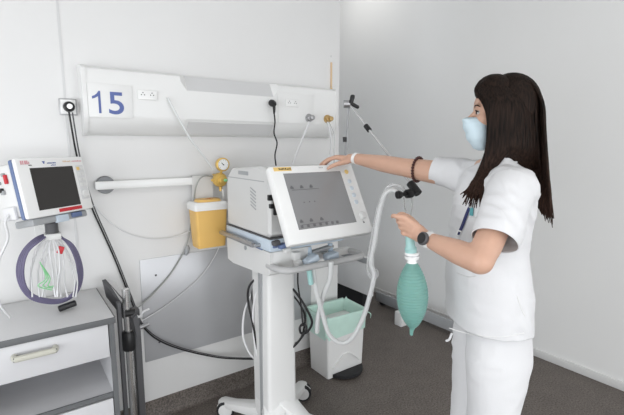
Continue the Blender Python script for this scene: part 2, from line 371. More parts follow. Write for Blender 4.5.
g = G(); g.cyl(gc+V((0, .004, -.026)), rc+V((0, .008, .03)), .007); g.bx(rc.x-.02, rc.x+.02, 2.205, 2.262, rc.z-.025, rc.z+.03, .004)
g.cyl(rc+V((0, .01, -.03)), rc+V((0, .01, -.062)), .010, .007); g.box(rc+V((-.036, .012, .0)), (.03, .016, .014), bev=.003); g.build('bracket', 'brassy', RG)
G().tube([rc+V((.008, .0, -.05)), rc+V((.010, -.004, -.09)), rc+V((.012, 0, -.12))], .006).build('drain_stub', 'tubem', RG)

def cable(name, label, cat, pts, r, m, n=8, group=None, per=8):
    pts = [V(p) for p in pts]
    o = G().tube(pts, r, n, per=per).build(name, m, loc=pts[0], sharp=60); return tag(o, label, cat, group)
Yw = YL-.012
# power leads on the wall (a black and a pale one running side by side)
pth = [(69, 112), (72, 130), (76, 152), (83, 180), (92, 208), (104, 235), (116, 262), (131, 300), (140, 322), (155, 338), (180, 349), (215, 357), (240, 359), (262, 359)]
ys = [2.22, 2.23, 2.262, 2.262, 2.262, 2.262, 2.262, 2.262, 2.25, 2.25, 2.25, 2.25, 2.20, 2.15]
cable('power_cable', 'long black cable from the metal wall socket drooping across the wall', 'cable', [onY(x, y, w) for (x, y), w in zip(pth, ys)], .0042, 'black')
cable('data_cable', 'thin dark lead running close beside the long black wall cable', 'cable', [onY(x+3.4-(i/13)*2.6, y+(-1.2 if i > 8 else .4), w-.004) for i, ((x, y), w) in enumerate(zip(pth, ys))], .0030, 'dgrey')
cable('suction_hose', 'milky thin hose slanting from the bedhead unit to the yellow regulator', 'hose', [onY(167.5, 97.5, 2.16), onY(178, 117, 2.14), onY(190, 138, 2.14), onY(203, 155, 2.16), onY(213, 169, 2.17)], .0052, 'tubem')
cable('thin_tube', 'very thin clear tube sagging along the wall below the rail', 'tube', [onY(94, 205, 2.25), onY(110, 222, 2.262), onY(130, 234, 2.262), onY(152, 239, 2.262), onY(175, 237, 2.26), onY(190, 231, 2.25)], .0028, 'wcable')
cable('grey_cable', 'grey cable looping from the rail down behind the yellow bin', 'cable', [onY(214, 177, 2.22), onY(204, 176, 2.20), onY(197, 184, 2.20), onY(193, 205, 2.245), onY(190, 230, 2.255), onY(185, 249, 2.262), onY(172, 272, 2.262), onY(155, 292, 2.258), onY(141, 305, 2.25), onY(133, 310, 2.22)], .0040, 'gcable')
cable('thin_tube', 'thin pale tube curving over the steel sheet below the yellow bin', 'tube', [onY(226, 225, 2.20), onY(217, 252, 2.25), onY(202, 275, 2.262), onY(180, 295, 2.262), onY(158, 311, 2.262), onY(140, 322, 2.25)], .0026, 'wcable')
cb = onY(187, 250, 2.255)
tag(G().lathe([(.006, -.03), (.013, -.012), (.014, .012), (.006, .026)], cb, (.25, 0, 1), 12).build('cable_coupling', 'greyp', loc=cb), 'small grey inline connector on the cable below the yellow bin', 'connector')
# plug and lead in the right socket
pc = onY(272, 104, 2.15)
P = thing('power_plug', 'black plug in the right socket of the bedhead unit', 'plug', pc)
G().lathe([(.018, .014), (.020, 0), (.016, -.02), (.010, -.03)], pc+V((0, -.004, .004)), (0, 1, .3), 16).build('plug_body', 'black', P)
G().tube([pc+V((0, -.02, -.004)), pc+V((0, -.024, -.03)), pc+V((.001, -.02, -.055))], [.010, .008, .005]).build('strain_relief', 'black', P)
cable('power_cable', 'wavy black lead hanging from the bedhead unit to the ventilator', 'cable', [pc+V((.001, -.02, -.05)), onY(275, 122, 2.14), onY(274, 133, 2.13), onY(277, 143, 2.12), onY(275, 155, 2.10), onY(276, 166, 2.04), onY(277, 180, 2.06)], .0042, 'black')
c1 = onY(309, 122, 2.11)
cable('gas_hose', 'white gas hose from the steel outlet down to the ventilator', 'hose', [c1, onY(306, 130, 2.10), onY(299, 147, 2.09), onY(293, 163, 2.07), onY(288, 180, 2.08)], .0065, 'wcable')
c1 = onY(327.5, 122, 2.11)
cable('gas_hose', 'white gas hose from the brass outlet down behind the hand', 'hose', [c1, onY(330, 132, 2.09), onY(331, 145, 2.09), onY(328, 160, 2.09), V((1.50, 2.08, 1.36)), V((1.38, 2.05, 1.28)), V((1.31, 2.045, 1.22))], .0060, 'wcable')
cable('thin_tube', 'thin clear line hanging beside the brass outlet', 'tube', [onY(329, 122, 2.14), onY(334, 135, 2.15), onY(334, 150, 2.16), onY(332, 168, 2.20), V((1.62, 2.25, 1.30)), V((1.45, 2.243, 1.30))], .0022, 'tube')

# ============================================================ BEDSIDE CABINET
X0, X1, Y0, Y1, ZT = -.32, .308, 1.825, 2.262, .80
B = thing('bedside_cabinet', 'pale grey bedside cabinet with dark edging and one drawer', 'cabinet', (-.01, 2.04, 0))
G().bx(X0, X1, Y0, Y1, ZT-.022, ZT, .002).build('cabinet_top', 'lam', B)
G().bx(X0-.002, X1+.002, Y0-.004, Y0, ZT-.024, ZT+.001, .001).build('top_edging', 'edge', B); G().bx(X1, X1+.003, Y0, Y1, ZT-.024, ZT+.001).build('top_edging', 'edge', B)
for x in (X0+.004, X1-.022):
    p = G().bx(x, x+.018, Y0+.012, Y1, .09, ZT-.022).build('side_panel', 'lamw', B)
    G().bx(x-.001, x+.019, Y0+.004, Y0+.012, .09, ZT-.022).build('edge_strip', 'edge', p)
G().bx(X0+.02, X1-.022, Y1-.01, Y1-.003, .09, ZT-.03).build('back_panel', 'lamw', B)
G().bx(X0+.022, X1-.022, Y0+.02, Y1-.01, .452, .468).build('shelf', 'lamw', B)
G().bx(X0+.022, X1-.022, Y0+.012, Y0+.02, .450, .470).build('shelf_edging', 'edge', B)
D = G().bx(X0+.024, X1-.026, Y0+.006, Y0+.022, .632, ZT-.028, .002).build('drawer', 'lamw', B)
G().bx(X0+.03, X1-.03, Y0+.02, Y1-.05, .640, .70).build('drawer_box', 'lamw', D)
g = G(); hx0, hx1, hz, hy = -.042, .106, .722, Y0-.024
hx0, hx1 = onY(14, 357, hy).x, onY(56, 351, hy).x; hz = onY(35, 355, hy).z
g.tube([(hx0, Y0+.004, hz), (hx0+.002, hy+.004, hz), (hx0+.016, hy, hz), (hx1-.016, hy, hz), (hx1-.002, hy+.004, hz), (hx1, Y0+.004, hz)], .0115, 10, per=4)
h = g.build('handle', 'cream', D)
for x in (hx0+.006, hx1-.006): G().box((x, hy-.004, hz), (.020, .008, .017), bev=.003).build('handle_end', 'dgrey', h)
G().bx(X0+.024, X1-.026, Y0+.006, Y0+.022, .11, .445, .002).build('door', 'lamw', B)
for x in (X0+.05, X1-.05):
    for y in (Y0+.06, Y1-.05):
        q = G().cyl((x, y, .05), (x, y, .092), .010).build('caster', 'steel', B)
        G().cyl((x-.011, y, .028), (x+.011, y, .028), .028, n=18).build('caster_wheel', 'rubber', q)

# ============================================================ FOLDED OVERBED TABLE STAND beside the cabinet
ST = thing('folded_stand', 'dark folded table stand with chrome column beside the bedside cabinet', 'stand', (.40, 2.05, 0))
def py(x, y, Y): return onY(x, y, Y)
# folded tray: a thin leaf leaning over the column
tl = [py(102, 280, 2.16), py(105.5, 279, 2.16), py(137, 314, 1.93), py(133, 319, 1.93)]
g = G(); g.loft([tl, [p+V((.012, .0, -.085)) for p in tl]]); g.build('folded_leaf', 'dgrey', ST)
tl2 = [py(106, 279, 2.165), py(115, 281, 2.18), py(131, 309, 2.0), py(125, 306, 1.98)]
g = G(); g.loft([tl2, [p+V((.002, .004, -.012)) for p in tl2]]); g.build('leaf_face', 'lam', ST)
def ycyl(a, b, Y, zt_, zb_, r): return None
def post(px, zt_, zb_, Y, w, d, m, name, bev=.004):
    c = onY(px, 340, Y); return G().bx(c.x-w/2, c.x+w/2, Y-d/2, Y+d/2, zb_, zt_, bev).build(name, m, ST)
post(137, .74, .05, 2.04, .030, .05, 'dgrey', 'post'); post(121, .80, .05, 2.0, .018, .03, 'dgrey', 'post')
c = onY(129, 340, 1.98)
G().cyl((c.x, 1.98, .05), (c.x, 1.98, .86), .017).build('column', 'chrome', ST)
zc = onY(129, 342, 1.96).z
G().lathe([(.026, -.045), (.028, -.04), (.028, .04), (.024, .046)], (c.x, 1.98, zc), (0, 0, 1), 20).build('collar', 'black', ST)
zk = onY(130, 313, 1.96).z
G().cyl((c.x-.012, 1.965, zk), (c.x+.030, 1.955, zk), .016).build('knob', 'black', ST)
g = G(); kx = onY(139, 328, 1.99)
g.tube([(c.x, 1.98, kx.z), kx, kx+V((.045, .01, .004))], .010, per=3); g.build('side_arm', 'steel', ST)
g = G(); g.tube([onY(132, 312, 1.97), onY(139, 317, 1.98), onY(143, 312, 1.99), onY(149, 309, 2.0)], .0055); g.build('hook', 'wcable', ST)
g = G()
g.box((c.x+.0, 2.0, .045), (.08, .42, .04), bev=.012); g.build('base', 'dgrey', ST)
for y in (1.82, 2.18):
    q = G().cyl((c.x-.014, y, .024), (c.x+.014, y, .024), .024, n=18).build('caster', 'rubber', ST)

# ============================================================ PATIENT MONITOR
TL0 = V((.024, 1.901, 1.453)); ya = math.radians(36.4); tt = math.radians(10.9)
mu = V((math.cos(ya), math.sin(ya), 0)); mn = V((math.sin(ya), -math.cos(ya), 0))
mv = (Z*math.cos(tt)-mn*math.sin(tt)).normalized(); mo = mu.cross(mv)      # mo: out of the screen, toward the viewer side
if mo.dot(mn) < 0: mo = -mo
MW, MH = .304, .230
def mp(a, b, d=0): return TL0+mu*(a*MW)-mv*(b*MH)+mo*d
MR = Matrix((mu, mo*-1, mv)).transposed()
MO = thing('patient_monitor', 'white patient monitor with dark screen on a wall bracket', 'monitor', mp(.5, 1, -.1))
def mbox(a0, a1, b0, b1, d0, d1, bev=0):
    c = mp((a0+a1)/2, (b0+b1)/2, (d0+d1)/2)
    return G().box(c, ((a1-a0)*MW, abs(d1-d0), (b1-b0)*MH), MR, bev)
mbox(0, 1, 0, 1, -.022, 0, .009).build('front_bezel', 'white_g', MO)
mbox(-.012, .995, .01, 1.0, -.036, -.018, .008).build('bezel_band', 'bezelblue', MO)
mbox(.0, .97, .06, .95, -.15, -.034, .012).build('rear_case', 'offw', MO)
sc = mbox(.165, .795, .175, .885, -.002, .0012).build('screen', 'screen', MO)
kp = mbox(.84, .965, .17, .80, -.001, .0015, .001).build('keypad', 'lam', MO)
i = 0
for r in range(4):
    for q in range(2):
        mbox(.85+q*.06, .895+q*.06, .20+r*.10, .26+r*.10, .001, .004, .001).build('key', 'amber' if (r, q) == (0, 0) else 'offw', kp)
dl = G(); c = mp(.90, .70, .001); dl.lathe([(.016, 0), (.016, .006), (.012, .009)], c, mo, 20); dl.build('dial', 'offw', kp)
mbox(.44, .80, .905, .965, -.001, .0015, .0005).build('alarm_strip', 'red', MO)
def scribble(o, u, v, w, h, n, m, name, parent, seed=0):
    rr = random.Random(seed); g = G(); x = 0; nn = u.cross(v)
    rot = Matrix((u, -nn, v)).transposed()
    while x < w:
        ww = w/n*rr.uniform(.4, .8); hh = h*rr.choice((.6, .7, 1.0))
        g.box(o+u*(x+ww/2)+v*(hh/2), (ww, .0012, hh), rot); x += w/n
    return g.build(name, m, parent)
scribble(mp(.42, .115, .001), mu, mv, .040, .007, 8, 'blue', 'lettering', MO, 1)
g = G(); g.prism([mp(.35, .07, .001), mp(.39, .07, .001), mp(.375, .12, .001)], mo*.001); g.build('emblem', 'blue', MO)
scribble(mp(.47, .15, .001), mu, mv, .022, .004, 6, 'blue', 'lettering', MO, 2)
scribble(mp(.66, .10, .001), mu, mv, .038, .006, 7, 'peach', 'lettering', MO, 3)
scribble(mp(.80, .10, .001), mu, mv, .046, .006, 8, 'pink', 'lettering', MO, 4)
scribble(mp(.06, .11, .001), mu, mv, .040, .014, 5, 'pink', 'lettering', MO, 5)
scribble(mp(.16, .135, .001), mu, mv, .016, .005, 3, 'black', 'lettering', MO, 6)
# side face ports
sd = -mu
def sp(d, b, e=0): return mp(0, b, -d)+sd*e
g = G()
for d, b, w in ((.07, .22, .012), (.10, .34, .012), (.09, .50, .016)): g.box(sp(d, b, .004), (.012, w, w), MR, .002)
g.build('side_port', 'greyp', MO)
G().box(sp(.06, .30, .005), (.010, .012, .034), MR, .002).build('side_label', 'red', MO); G().box(sp(.11, .12, .004), (.008, .03, .012), MR, .002).build('side_label', 'red', MO)
G().box(sp(.10, .46, .006), (.012, .026, .016), MR, .003).build('side_port', 'black', MO)
G().box(sp(.075, .86, .006), (.016, .06, .05), MR, .006).build('cable_connector', 'wcable', MO)
# handle and tray below
mbox(.10, .93, 1.0, 1.12, -.12, -.02, .006).build('mount_tray', 'greyp', MO)
mbox(.42, .60, 1.01, 1.14, -.03, -.012, .003).build('tray_label', 'paleblue', MO); mbox(.66, .82, 1.01, 1.10, -.03, -.012, .003).build('tray_label', 'bezelblue', MO)
bc = mp(.5, 1.12, -.08)
g = G(); g.cyl(bc+V((0, 0, .0)), bc+V((0, 0, -.05)), .024); g.build('swivel', 'dgrey', MO)
g = G(); g.box(bc+V((0, 0, -.055)), (.06, .06, .025), bev=.004); g.tube([bc+V((0, 0, -.055)), V((bc.x-.01, YL-.012, bc.z-.055))], .018, 4, False); g.build('bracket_arm', 'offw', MO)
G().bx(bc.x-.05, bc.x+.045, YL-.010, YL, bc.z-.17, bc.z+.03, .003).build('wall_plate', 'offw', MO)
# cable coil hanging from the bracket
hk = bc+V((0, 0, -.055))
def px(x, y, Y): return onY(x, y, Y)
for k in range(4):
    dx = (k-1.5)*1.1; r_ = .0048
    pts = [px(52+dx, 235-k*.5, 2.03), px(38+dx, 238+k, 2.0-k*.012), px(25+dx*1.6, 252, 1.99-k*.012), px(20+dx*1.8, 270, 1.98-k*.012), px(24+dx*1.5, 288, 1.98), px(36+dx, 300-k, 2.0), px(58, 303-k, 2.04), px(74-dx, 294, 2.06-k*.01), px(80-dx*1.3, 278, 2.06-k*.012), px(78-dx*1.3, 260, 2.06-k*.012), px(69-dx, 243, 2.05)]
    P_ = [V(p) for p in pts]
    for p in P_: p.z = max(p.z, ZT+.008+.008*k)
    o = G().tube(P_, r_, 8, closed=True).build('coiled_cable', 'purple', loc=P_[0], sharp=60)
    tag(o, 'loop of purple cable in the coil below the patient monitor', 'cable', 'purple cable coil under the monitor')
rr = random.Random(3)
for k in range(12):
    xa = 38+k*2.8+rr.uniform(-2, 2); xb = 31+k*3.8+rr.uniform(-3, 3); Yk = 1.955+rr.uniform(0, .05)
    pts = [px(47+k*.9, 238, 2.0), px(xa-1, 250, Yk), px(xb, 268, Yk), px(xb+rr.uniform(-3, 3), 283, Yk), px(xb+rr.uniform(-4, 4), 297, Yk)]
    for p in pts: p.z = max(p.z, ZT+.006)
    o = G().tube(pts, .0032, 6).build('lead_wire', 'wcable', loc=pts[0], sharp=60)
    tag(o, 'thin white lead wire hanging inside the purple coil', 'lead wire', 'white lead wires under the monitor')
for k in range(3):
    pts = [px(40+k*2, 262+k*3, 1.96), px(46+k*2, 278, 1.945), px(38+k*5, 286, 1.945), px(52+k, 290-k*2, 1.95)]
    for p in pts: p.z = max(p.z, ZT+.006)
    tag(G().tube(pts, .0022, 6).build('lead_wire', 'green', loc=pts[0], sharp=60), 'thin green lead wire among the white ones', 'lead wire', 'green lead wires under the monitor')
c = px(60.5, 250, 1.97); tag(G().box(c, (.022, .012, .030), Matrix.Rotation(.4, 3, 'Y'), .003).build('lead_clip', 'red', loc=c), 'small red clip on the lead wires under the monitor', 'clip')
c = px(66, 290, 2.02); c.z = ZT+.02; tag(G().box(c, (.07, .03, .022), Matrix.Rotation(-.2, 3, 'Y'), .006).build('cable_plug', 'black', loc=c), 'black connector lying on the cabinet top behind the wires', 'connector')
cable('sensor_cable', 'white sensor lead from the side of the patient monitor', 'cable', [sp(.075, .86, .014), sp(.08, .98, .03), V((-.02, 1.93, 1.15)), V((-.06, 1.95, 1.05)), V((-.07, 2.0, .9)), V((-.04, 2.05, ZT+.006))], .0045, 'wcable')

# ============================================================ VENTILATOR
VT = thing('ventilator', 'white wheeled ventilator with tilted screen beside the woman', 'ventilator', (1.05, 1.80, 0))
vx0, vx1, vy0, vy1 = .915, 1.33, 1.60, 2.03
sec2 = lambda x, p: [(x, y, z) for y, z in p]
side = [(vy0+.02, 1.090), (vy0, 1.105), (vy0, 1.375), (vy0+.02, 1.395), (vy0+.10, 1.405), (vy1-.05, 1.385), (vy1, 1.345), (vy1+.01, 1.30), (vy1+.01, 1.100), (vy1, 1.090)]
inset = [(y*(1)+(1.82-y)*.06, z+(1.25-z)*.06) for y, z in side]
g = G(); g.loft([sec2(vx0, inset), sec2(vx0+.012, side), sec2(vx1-.012, side), sec2(vx1, inset)]); cs = g.build('case', 'case', VT, sharp=30)
g = G()
for k in range(6): g.box((vx0-.0005, 1.745, 1.215+k*.016), (.002, .055, .0055), Matrix.Rotation(.35, 3, 'X'))
g.build('vent_slots', 'greyp', cs)
g = G(); g.box((vx0-.001, 1.84, 1.368), (.006, .10, .018), bev=.002); g.build('lift_grip', 'greyp', cs)
g = G(); g.bx(vx0+.004, vx0+.006, vy0+.02, vy1, 1.340, 1.344); g.bx(vx0-.0005, vx0+.004, 1.64, vy1-.01, 1.338, 1.342); g.build('seam', 'greyp', cs)
g = G(); g.bx(vx0-.002, vx0+.04, vy0-.006, vy0+.012, 1.26, 1.285, .002); g.bx(vx0+.004, vx0+.05, vy0-.01, vy0+.012, 1.225, 1.245, .002); g.bx(vx0+.02, vx0+.05, vy0-.012, vy0, 1.195, 1.26, .002); g.build('hinge', 'black', cs)
g = G(); g.bx(vx0-.004, vx1+.004, vy0-.01, vy1+.014, 1.030, 1.088, .006); bb = g.build('base_tray', 'paleblue', VT)
g = G(); g.bx(vx0-.006, vx1, vy0-.012, vy1+.01, 1.088, 1.091); g.build('dark_seam', 'dgrey', bb)
g = G(); g.bx(vx0-.007, vx0-.002, 1.66, 2.02, 1.028, 1.032)
for k in range(3): g.box((vx0+.02+k*.03, vy0-.012, 1.058), (.022, .008, .02), bev=.003)
g.build('tray_slot', 'bezelblue', bb)
# side accessory rail (dark grey round grip on the left side)
g = G(); g.cyl((vx0-.030, 1.70, 1.048), (vx0-.030, 2.05, 1.048), .013); g.cyl((vx0-.030, 1.675, 1.048), (vx0-.030, 1.70, 1.048), .008)
for y in (1.68, 2.03): g.cyl((vx0-.03, y, 1.048), (vx0+.01, y, 1.048), .008)
g.build('side_rail', 'steel', VT)
# lower module
lm0 = [(vy0+.02, .915), (vy0-.005, .93), (vy0-.008, 1.028), (vy1+.015, 1.028), (vy1+.012, .905), (vy1-.05, .895)]
g = G(); g.loft([sec2(vx0-.002, lm0), sec2(1.13, lm0)]); lm = g.build('lower_module', 'offw', VT, sharp=30)
c = (vx0-.003, 1.83, 1.005); G().lathe([(.011, 0), (.011, .003)], c, (-1, 0, 0), 16).build('lock', 'greyp', lm)
# handle bar
hz = .962
g = G(); g.tube([(.925, 1.63, hz), (.925, 1.56, hz), (.945, 1.512, hz), (.985, 1.50, hz), (1.10, 1.50, hz), (1.32, 1.50, hz), (1.385, 1.515, hz), (1.40, 1.56, hz), (1.40, 1.63, hz)], .0155, 14, per=5)
g.build('handle_bar', 'handle', VT)
g = G(); g.bx(1.12, 1.41, 1.62, 1.65, .945, .98, .005); g.build('handle_mount', 'offw', VT)
# screen unit
STL = V((.878, 1.533, 1.413)); ts = math.radians(28.3); su = V((1, 0, 0)); sv = V((0, math.sin(ts), math.cos(ts))); so = V((0, -math.cos(ts), math.sin(ts)))
SW, SH = .449, .343; SR = Matrix((su, -so, sv)).transposed()
def vp(a, b, d=0): return STL+su*(a*SW)-sv*(b*SH)+so*d
def vbox(a0, a1, b0, b1, d0, d1, bev=0): return G().box(vp((a0+a1)/2, (b0+b1)/2, (d0+d1)/2), ((a1-a0)*SW, abs(d1-d0), (b1-b0)*SH), SR, bev)
bz = vbox(0, 1, 0, 1, -.042, 0, .008).build('display_housing', 'white_g', VT)
vbox(.13, .815, .105, .835, -.004, .0010).build('display_glass', 'vscreen', bz)
g = G(); rr = random.Random(9)
for row, cols in ((.30, (.18, .29, .40)), (.74, (.18, .29, .41)), (.50, (.27, .33, .39))):
    for cx_ in cols:
        c = vp(cx_, row, .0014); w = .016 if row != .50 else .006
        g.box(c, (w, .0008, w*.55), SR); g.box(c+sv*w*.4, (w*.5, .0008, w*.4), SR)
for cx_ in (.17, .24, .31, .38, .45, .52, .58): g.box(vp(cx_, .80, .0014), (.012, .0008, .012), SR)
for row in (.33, .78): g.box(vp(.33, row, .0014), (.14, .0006, .0018), SR)
g.build('display_marks', 'glyph', bz)
vbox(.04, .235, .018, .070, -.001, .0012, .0005).build('amber_label', 'amber', bz)
scribble(vp(.095, .055, .0015), su, sv, .055, .008, 7, 'black', 'lettering', bz, 11)
scribble(vp(.56, .05, .0008), su, sv, .022, .005, 4, 'greyp', 'lettering', bz, 12)
scribble(vp(.90, .86, .0008), su, sv, .008, .010, 2, 'black', 'lettering', bz, 13)
for i, b in enumerate((.12, .26, .36, .46, .56)):
    G().lathe([(.011, 0), (.010, .003), (.007, .004)], vp(.895, b, 0), so, 18).build('button', 'amber' if i == 0 else 'hookp', bz)
G().lathe([(.018, 0), (.017, .010), (.013, .016)], vp(.915, .76, 0), so, 24).build('rotary_knob', 'offw', bz)
g = G(); g.bx(.99, 1.22, 1.50, vy0+.02, 1.20, 1.34, .008); g.build('display_arm', 'dgrey', VT)
# connectors below the screen
def fit_(px_, py_, Y, sx, sy, sz, m, rz=0):
    c = onY(px_, py_, Y); return G().box(c, (sx, sy, sz), Matrix.Rotation(rz, 3, 'Y'), .006).build('connector_block', m, VT)
fit_(311, 260, 1.54, .070, .045, .032, 'paleblue', -.40); fit_(331, 256, 1.55, .066, .045, .032, 'paleblue', -.15); fit_(298, 263, 1.57, .030, .04, .030, 'offw', -.3)
fit_(296, 256, 1.58, .036, .03, .040, 'offw'); fit_(322, 249, 1.60, .13, .03, .016, 'greyp', -.12)
for (x, y) in ((309, 253), (330, 249)):
    c = onY(x, y, 1.60); G().cyl(c+V((0, 0, .03)), c+V((0, -.01, -.03)), .012).build('port', 'blueclear', VT)
for (x, y, m_) in ((287, 250, 'offw'), (282, 246, 'bezelblue'), (276, 243, 'dgrey')): fit_(x, y, 1.575, .034, .03, .022, m_, -.2)
# front block of lower module
g = G(); g.bx(.925, 1.10, 1.592, 1.62, .94, 1.03, .006); g.build('front_panel', 'offw', VT)
# column
g = G(); g.loft([rrect(.955, 1.125, 1.70, 1.86, .05, .02), rrect(.958, 1.120, 1.70, 1.86, .5, .02), rrect(.965, 1.115, 1.70, 1.86, .90, .02)])
col = g.build('column', 'white', VT)
G().bx(.953, .966, 1.76, 1.785, .08, .885).build('column_slot', 'greyp', col)
G().bx(.956, .962, 1.79, 1.85, .08, .885).build('column_strip', 'offw', col)
# base legs and casters
bcx, bcy = 1.04, 1.78
for (ex, ey) in ((.865, 2.09), (1.345, 1.965), (.80, 1.42), (1.30, 1.36)):
    d = V((ex-bcx, ey-bcy, 0)); L = d.length; d.normalize(); s_ = V((-d.y, d.x, 0))
    secs = []
    for t, w, z0, z1 in ((0, .080 if ey < 1.5 else .060, .07, .30 if ey < 1.5 else .17), (.15, .066 if ey < 1.5 else .054, .068, .22 if ey < 1.5 else .155), (.35, .046, .065, .135), (.75, .036, .06, .105), (.96, .032, .06, .10), (1.0, .022, .064, .095)):
        c = V((bcx, bcy, 0))+d*(L*t)
        prof = []
        for a in range(10):
            an = 2*PI*a/10; prof.append(c+s_*(math.copysign(abs(math.cos(an))**.6, math.cos(an))*w)+V((0, 0, (z0+z1)/2+math.copysign(abs(math.sin(an))**.6, math.sin(an))*(z1-z0)/2)))
        secs.append(prof)
    leg = G().loft(secs).build('base_leg', 'white', VT)
    e = V((bcx, bcy, 0))+d*(L-.03); wd = V((.6, .8, 0))
    cst = G().lathe([(.018, .05), (.018, .066)], e, (0, 0, 1), 14).build('caster', 'white', VT)
    o = e+V((.0, -.014, 0))
    for s2 in (-1, 1): G().lathe([(.012, -.010), (.044, -.010), (.049, -.006), (.049, .006), (.044, .010), (.012, .010)], V((o.x, o.y, .049))+wd*(.016*s2), wd, 24).build('wheel', 'rubber', cst)
    G().lathe([(.037, -.028), (.037, .028)], V((o.x, o.y, .049)), wd, 20).build('hub', 'white', cst)
    G().tube([V((o.x, o.y, .040))+wd*.0+V((.03, -.02, .018)), V((o.x, o.y, .085)), V((o.x, o.y, .040))+V((-.035, .02, .02))], .014, 8, per=4).build('wheel_cover', 'white', cst)

# cable tangle behind the column
def pw(x, y, t): return W(x, y, t)
tang = [('power_cable', 'black', .0058, [(270, 268), (262, 274), (250, 285), (248, 300), (253, 325), (257, 350), (258, 372)], 2.05, 'black cable looping down left of the ventilator column'),
        ('power_cable', 'black', .0052, [(262, 270), (256, 282), (252, 296), (256, 315), (259, 335)], 2.07, 'shorter black cable tucked left of the ventilator column'),
        ('air_hose', 'wcable', .0060, [(262, 275), (255, 288), (245, 310), (243, 335), (249, 352), (258, 362)], 2.09, 'white hose bowing out left of the ventilator column'),
        ('air_hose', 'wcable', .0060, [(266, 275), (257, 290), (253, 315), (255, 345), (260, 366)], 2.04, 'white hose hanging close along the ventilator column'),
        ('power_cable', 'black', .0062, [(287, 283), (297, 294), (306, 308), (312, 322), (307, 332), (301, 333), (300, 327), (304, 324), (306, 330), (298, 342), (290, 349), (280, 352)], 2.02, 'black cable knotted in a small loop right of the ventilator column'),
        ('power_cable', 'black', .0050, [(288, 290), (299, 303), (305, 318), (301, 338), (292, 345), (280, 348)], 2.05, 'dark cable running beside the knotted one behind the column'),
        ('sensor_cable', 'black', .0040, [(299, 258), (298, 270), (298, 285), (301, 305), (303, 326)], 1.93, 'thin black cable hanging from under the display')]
for nm, m_, r_, pts, t_, lb in tang:
    rr = random.Random(len(pts)*7+len(lb)); cable(nm, lb, 'cable' if 'cable' in nm else 'hose', [pw(x, y, t_+rr.uniform(-.01, .01)) for x, y in pts], r_, m_)

# ============================================================ SUPPORT ARM
A1 = 2.15
SA = thing('circuit_support_arm', 'jointed metal support arm with black clamps above the display', 'support arm', pw(345, 166, A1))
el = pw(349, 104, A1); hd = pw(414, 188, 1.78)
q_ = pw(344.5, 172, A1); G().bx(1.325, q_.x+.012, q_.y-.012, q_.y+.012, q_.z-.02, q_.z+.02, .003).build('bracket', 'steel', SA)
G().cyl(q_, el, .0045, n=12).build('lower_rod', 'greyp', SA)
G().cyl(el, hd, .0055, n=12).build('upper_rod', 'handle', SA)
c = pw(346, 104, A1); G().cyl(c-RT*.012, c+RT*.020, .019).build('elbow_joint', 'steel', SA)
g = G(); g.box(pw(352, 98.5, A1-.01), (.014, .016, .040), Matrix.Rotation(.5, 3, 'Y'), .005); g.capsule(pw(350, 103, A1-.01), pw(357.5, 107, A1-.01), .010, .009); g.capsule(pw(351, 103, A1-.01), pw(352.5, 97, A1-.01), .010, .012); g.build('wing_knob', 'black', SA)
d1 = (hd-el)
G().cyl(el+d1*.29, el+d1*.35, .012).build('rod_clip', 'black', SA)
q1 = pw(344.7, 137, A1); q2 = pw(344.9, 142, A1); G().cyl(q1, q2, .010).build('rod_clip', 'black', SA)
G().cyl(el+d1*.95, el+d1*1.055, .0175).build('end_clamp', 'black', SA)
h0, h1 = pw(397, 195, 1.74), pw(414, 193, 1.77)
g = G(); g.cyl(h0, h1, .0085); g.lathe([(.016, 0), (.017, .012), (.012, .022)], h0, h1-h0); g.lathe([(.018, .045), (.019, .055), (.019, .07), (.014, .078)], h0, h1-h0); g.build('hose_holder', 'black', SA)
# ============================================================ BREATHING HOSES
def hose(name, label, pts, r, m='tube', rings=True, per=10):
    P_ = resample([V(p) for p in pts], per); tot = sum((P_[i+1]-P_[i]).length for i in range(len(P_)-1))
    n = int(tot/.0022); Q = []; acc = 0; k = 0; seg = 0
    lens = [0]
    for i in range(len(P_)-1): lens.append(lens[-1]+(P_[i+1]-P_[i]).length)
    for j in range(n+1):
        d = tot*j/n
        while k < len(P_)-2 and lens[k+1] < d: k += 1
        Q.append(P_[k].lerp(P_[k+1], (d-lens[k])/max(lens[k+1]-lens[k], 1e-9)))
    g = G(); g.tube(Q, (lambda s: r*(1+.10*math.sin(s*n*.0022/.0066*2*PI))) if rings else r, 10, False)
    return tag(g.build(name, m, loc=Q[0], sharp=80), label, 'hose')
hose('breathing_hose', 'ribbed clear breathing hose looping from the black holder down over the waste bin',
     [pw(400, 197, 1.75), pw(394, 190, 1.78), pw(385, 195, 1.80), pw(379, 215, 1.82), pw(375, 240, 1.84), pw(371, 262, 1.86), pw(374, 275, 1.87), pw(370, 295, 1.9), pw(363, 318, 1.95), pw(352, 338, 1.98), pw(341, 343, 1.99), pw(329, 334, 1.98), pw(322, 312, 1.95), pw(316, 290, 1.90), pw(313, 268, 1.86)], .0108, 'tubem')
hose('breathing_hose', 'second milky breathing hose curling beside the first in front of the wall',
     [pw(408, 196, 1.77), pw(400, 186, 1.80), pw(388, 187, 1.83), pw(380, 203, 1.85), pw(374, 228, 1.87), pw(369, 255, 1.89), pw(368, 271, 1.90), pw(374, 279, 1.90), pw(377, 272, 1.89), pw(371, 267, 1.88)], .0075, 'tube')
hose('breathing_hose', 'short milky hose hanging straight from the blue connector into the bin side',
     [pw(331, 262, 1.86), pw(330, 278, 1.9), pw(323, 297, 1.95), pw(318, 318, 2.0), pw(317, 332, 2.05)], .0115, 'tubem')
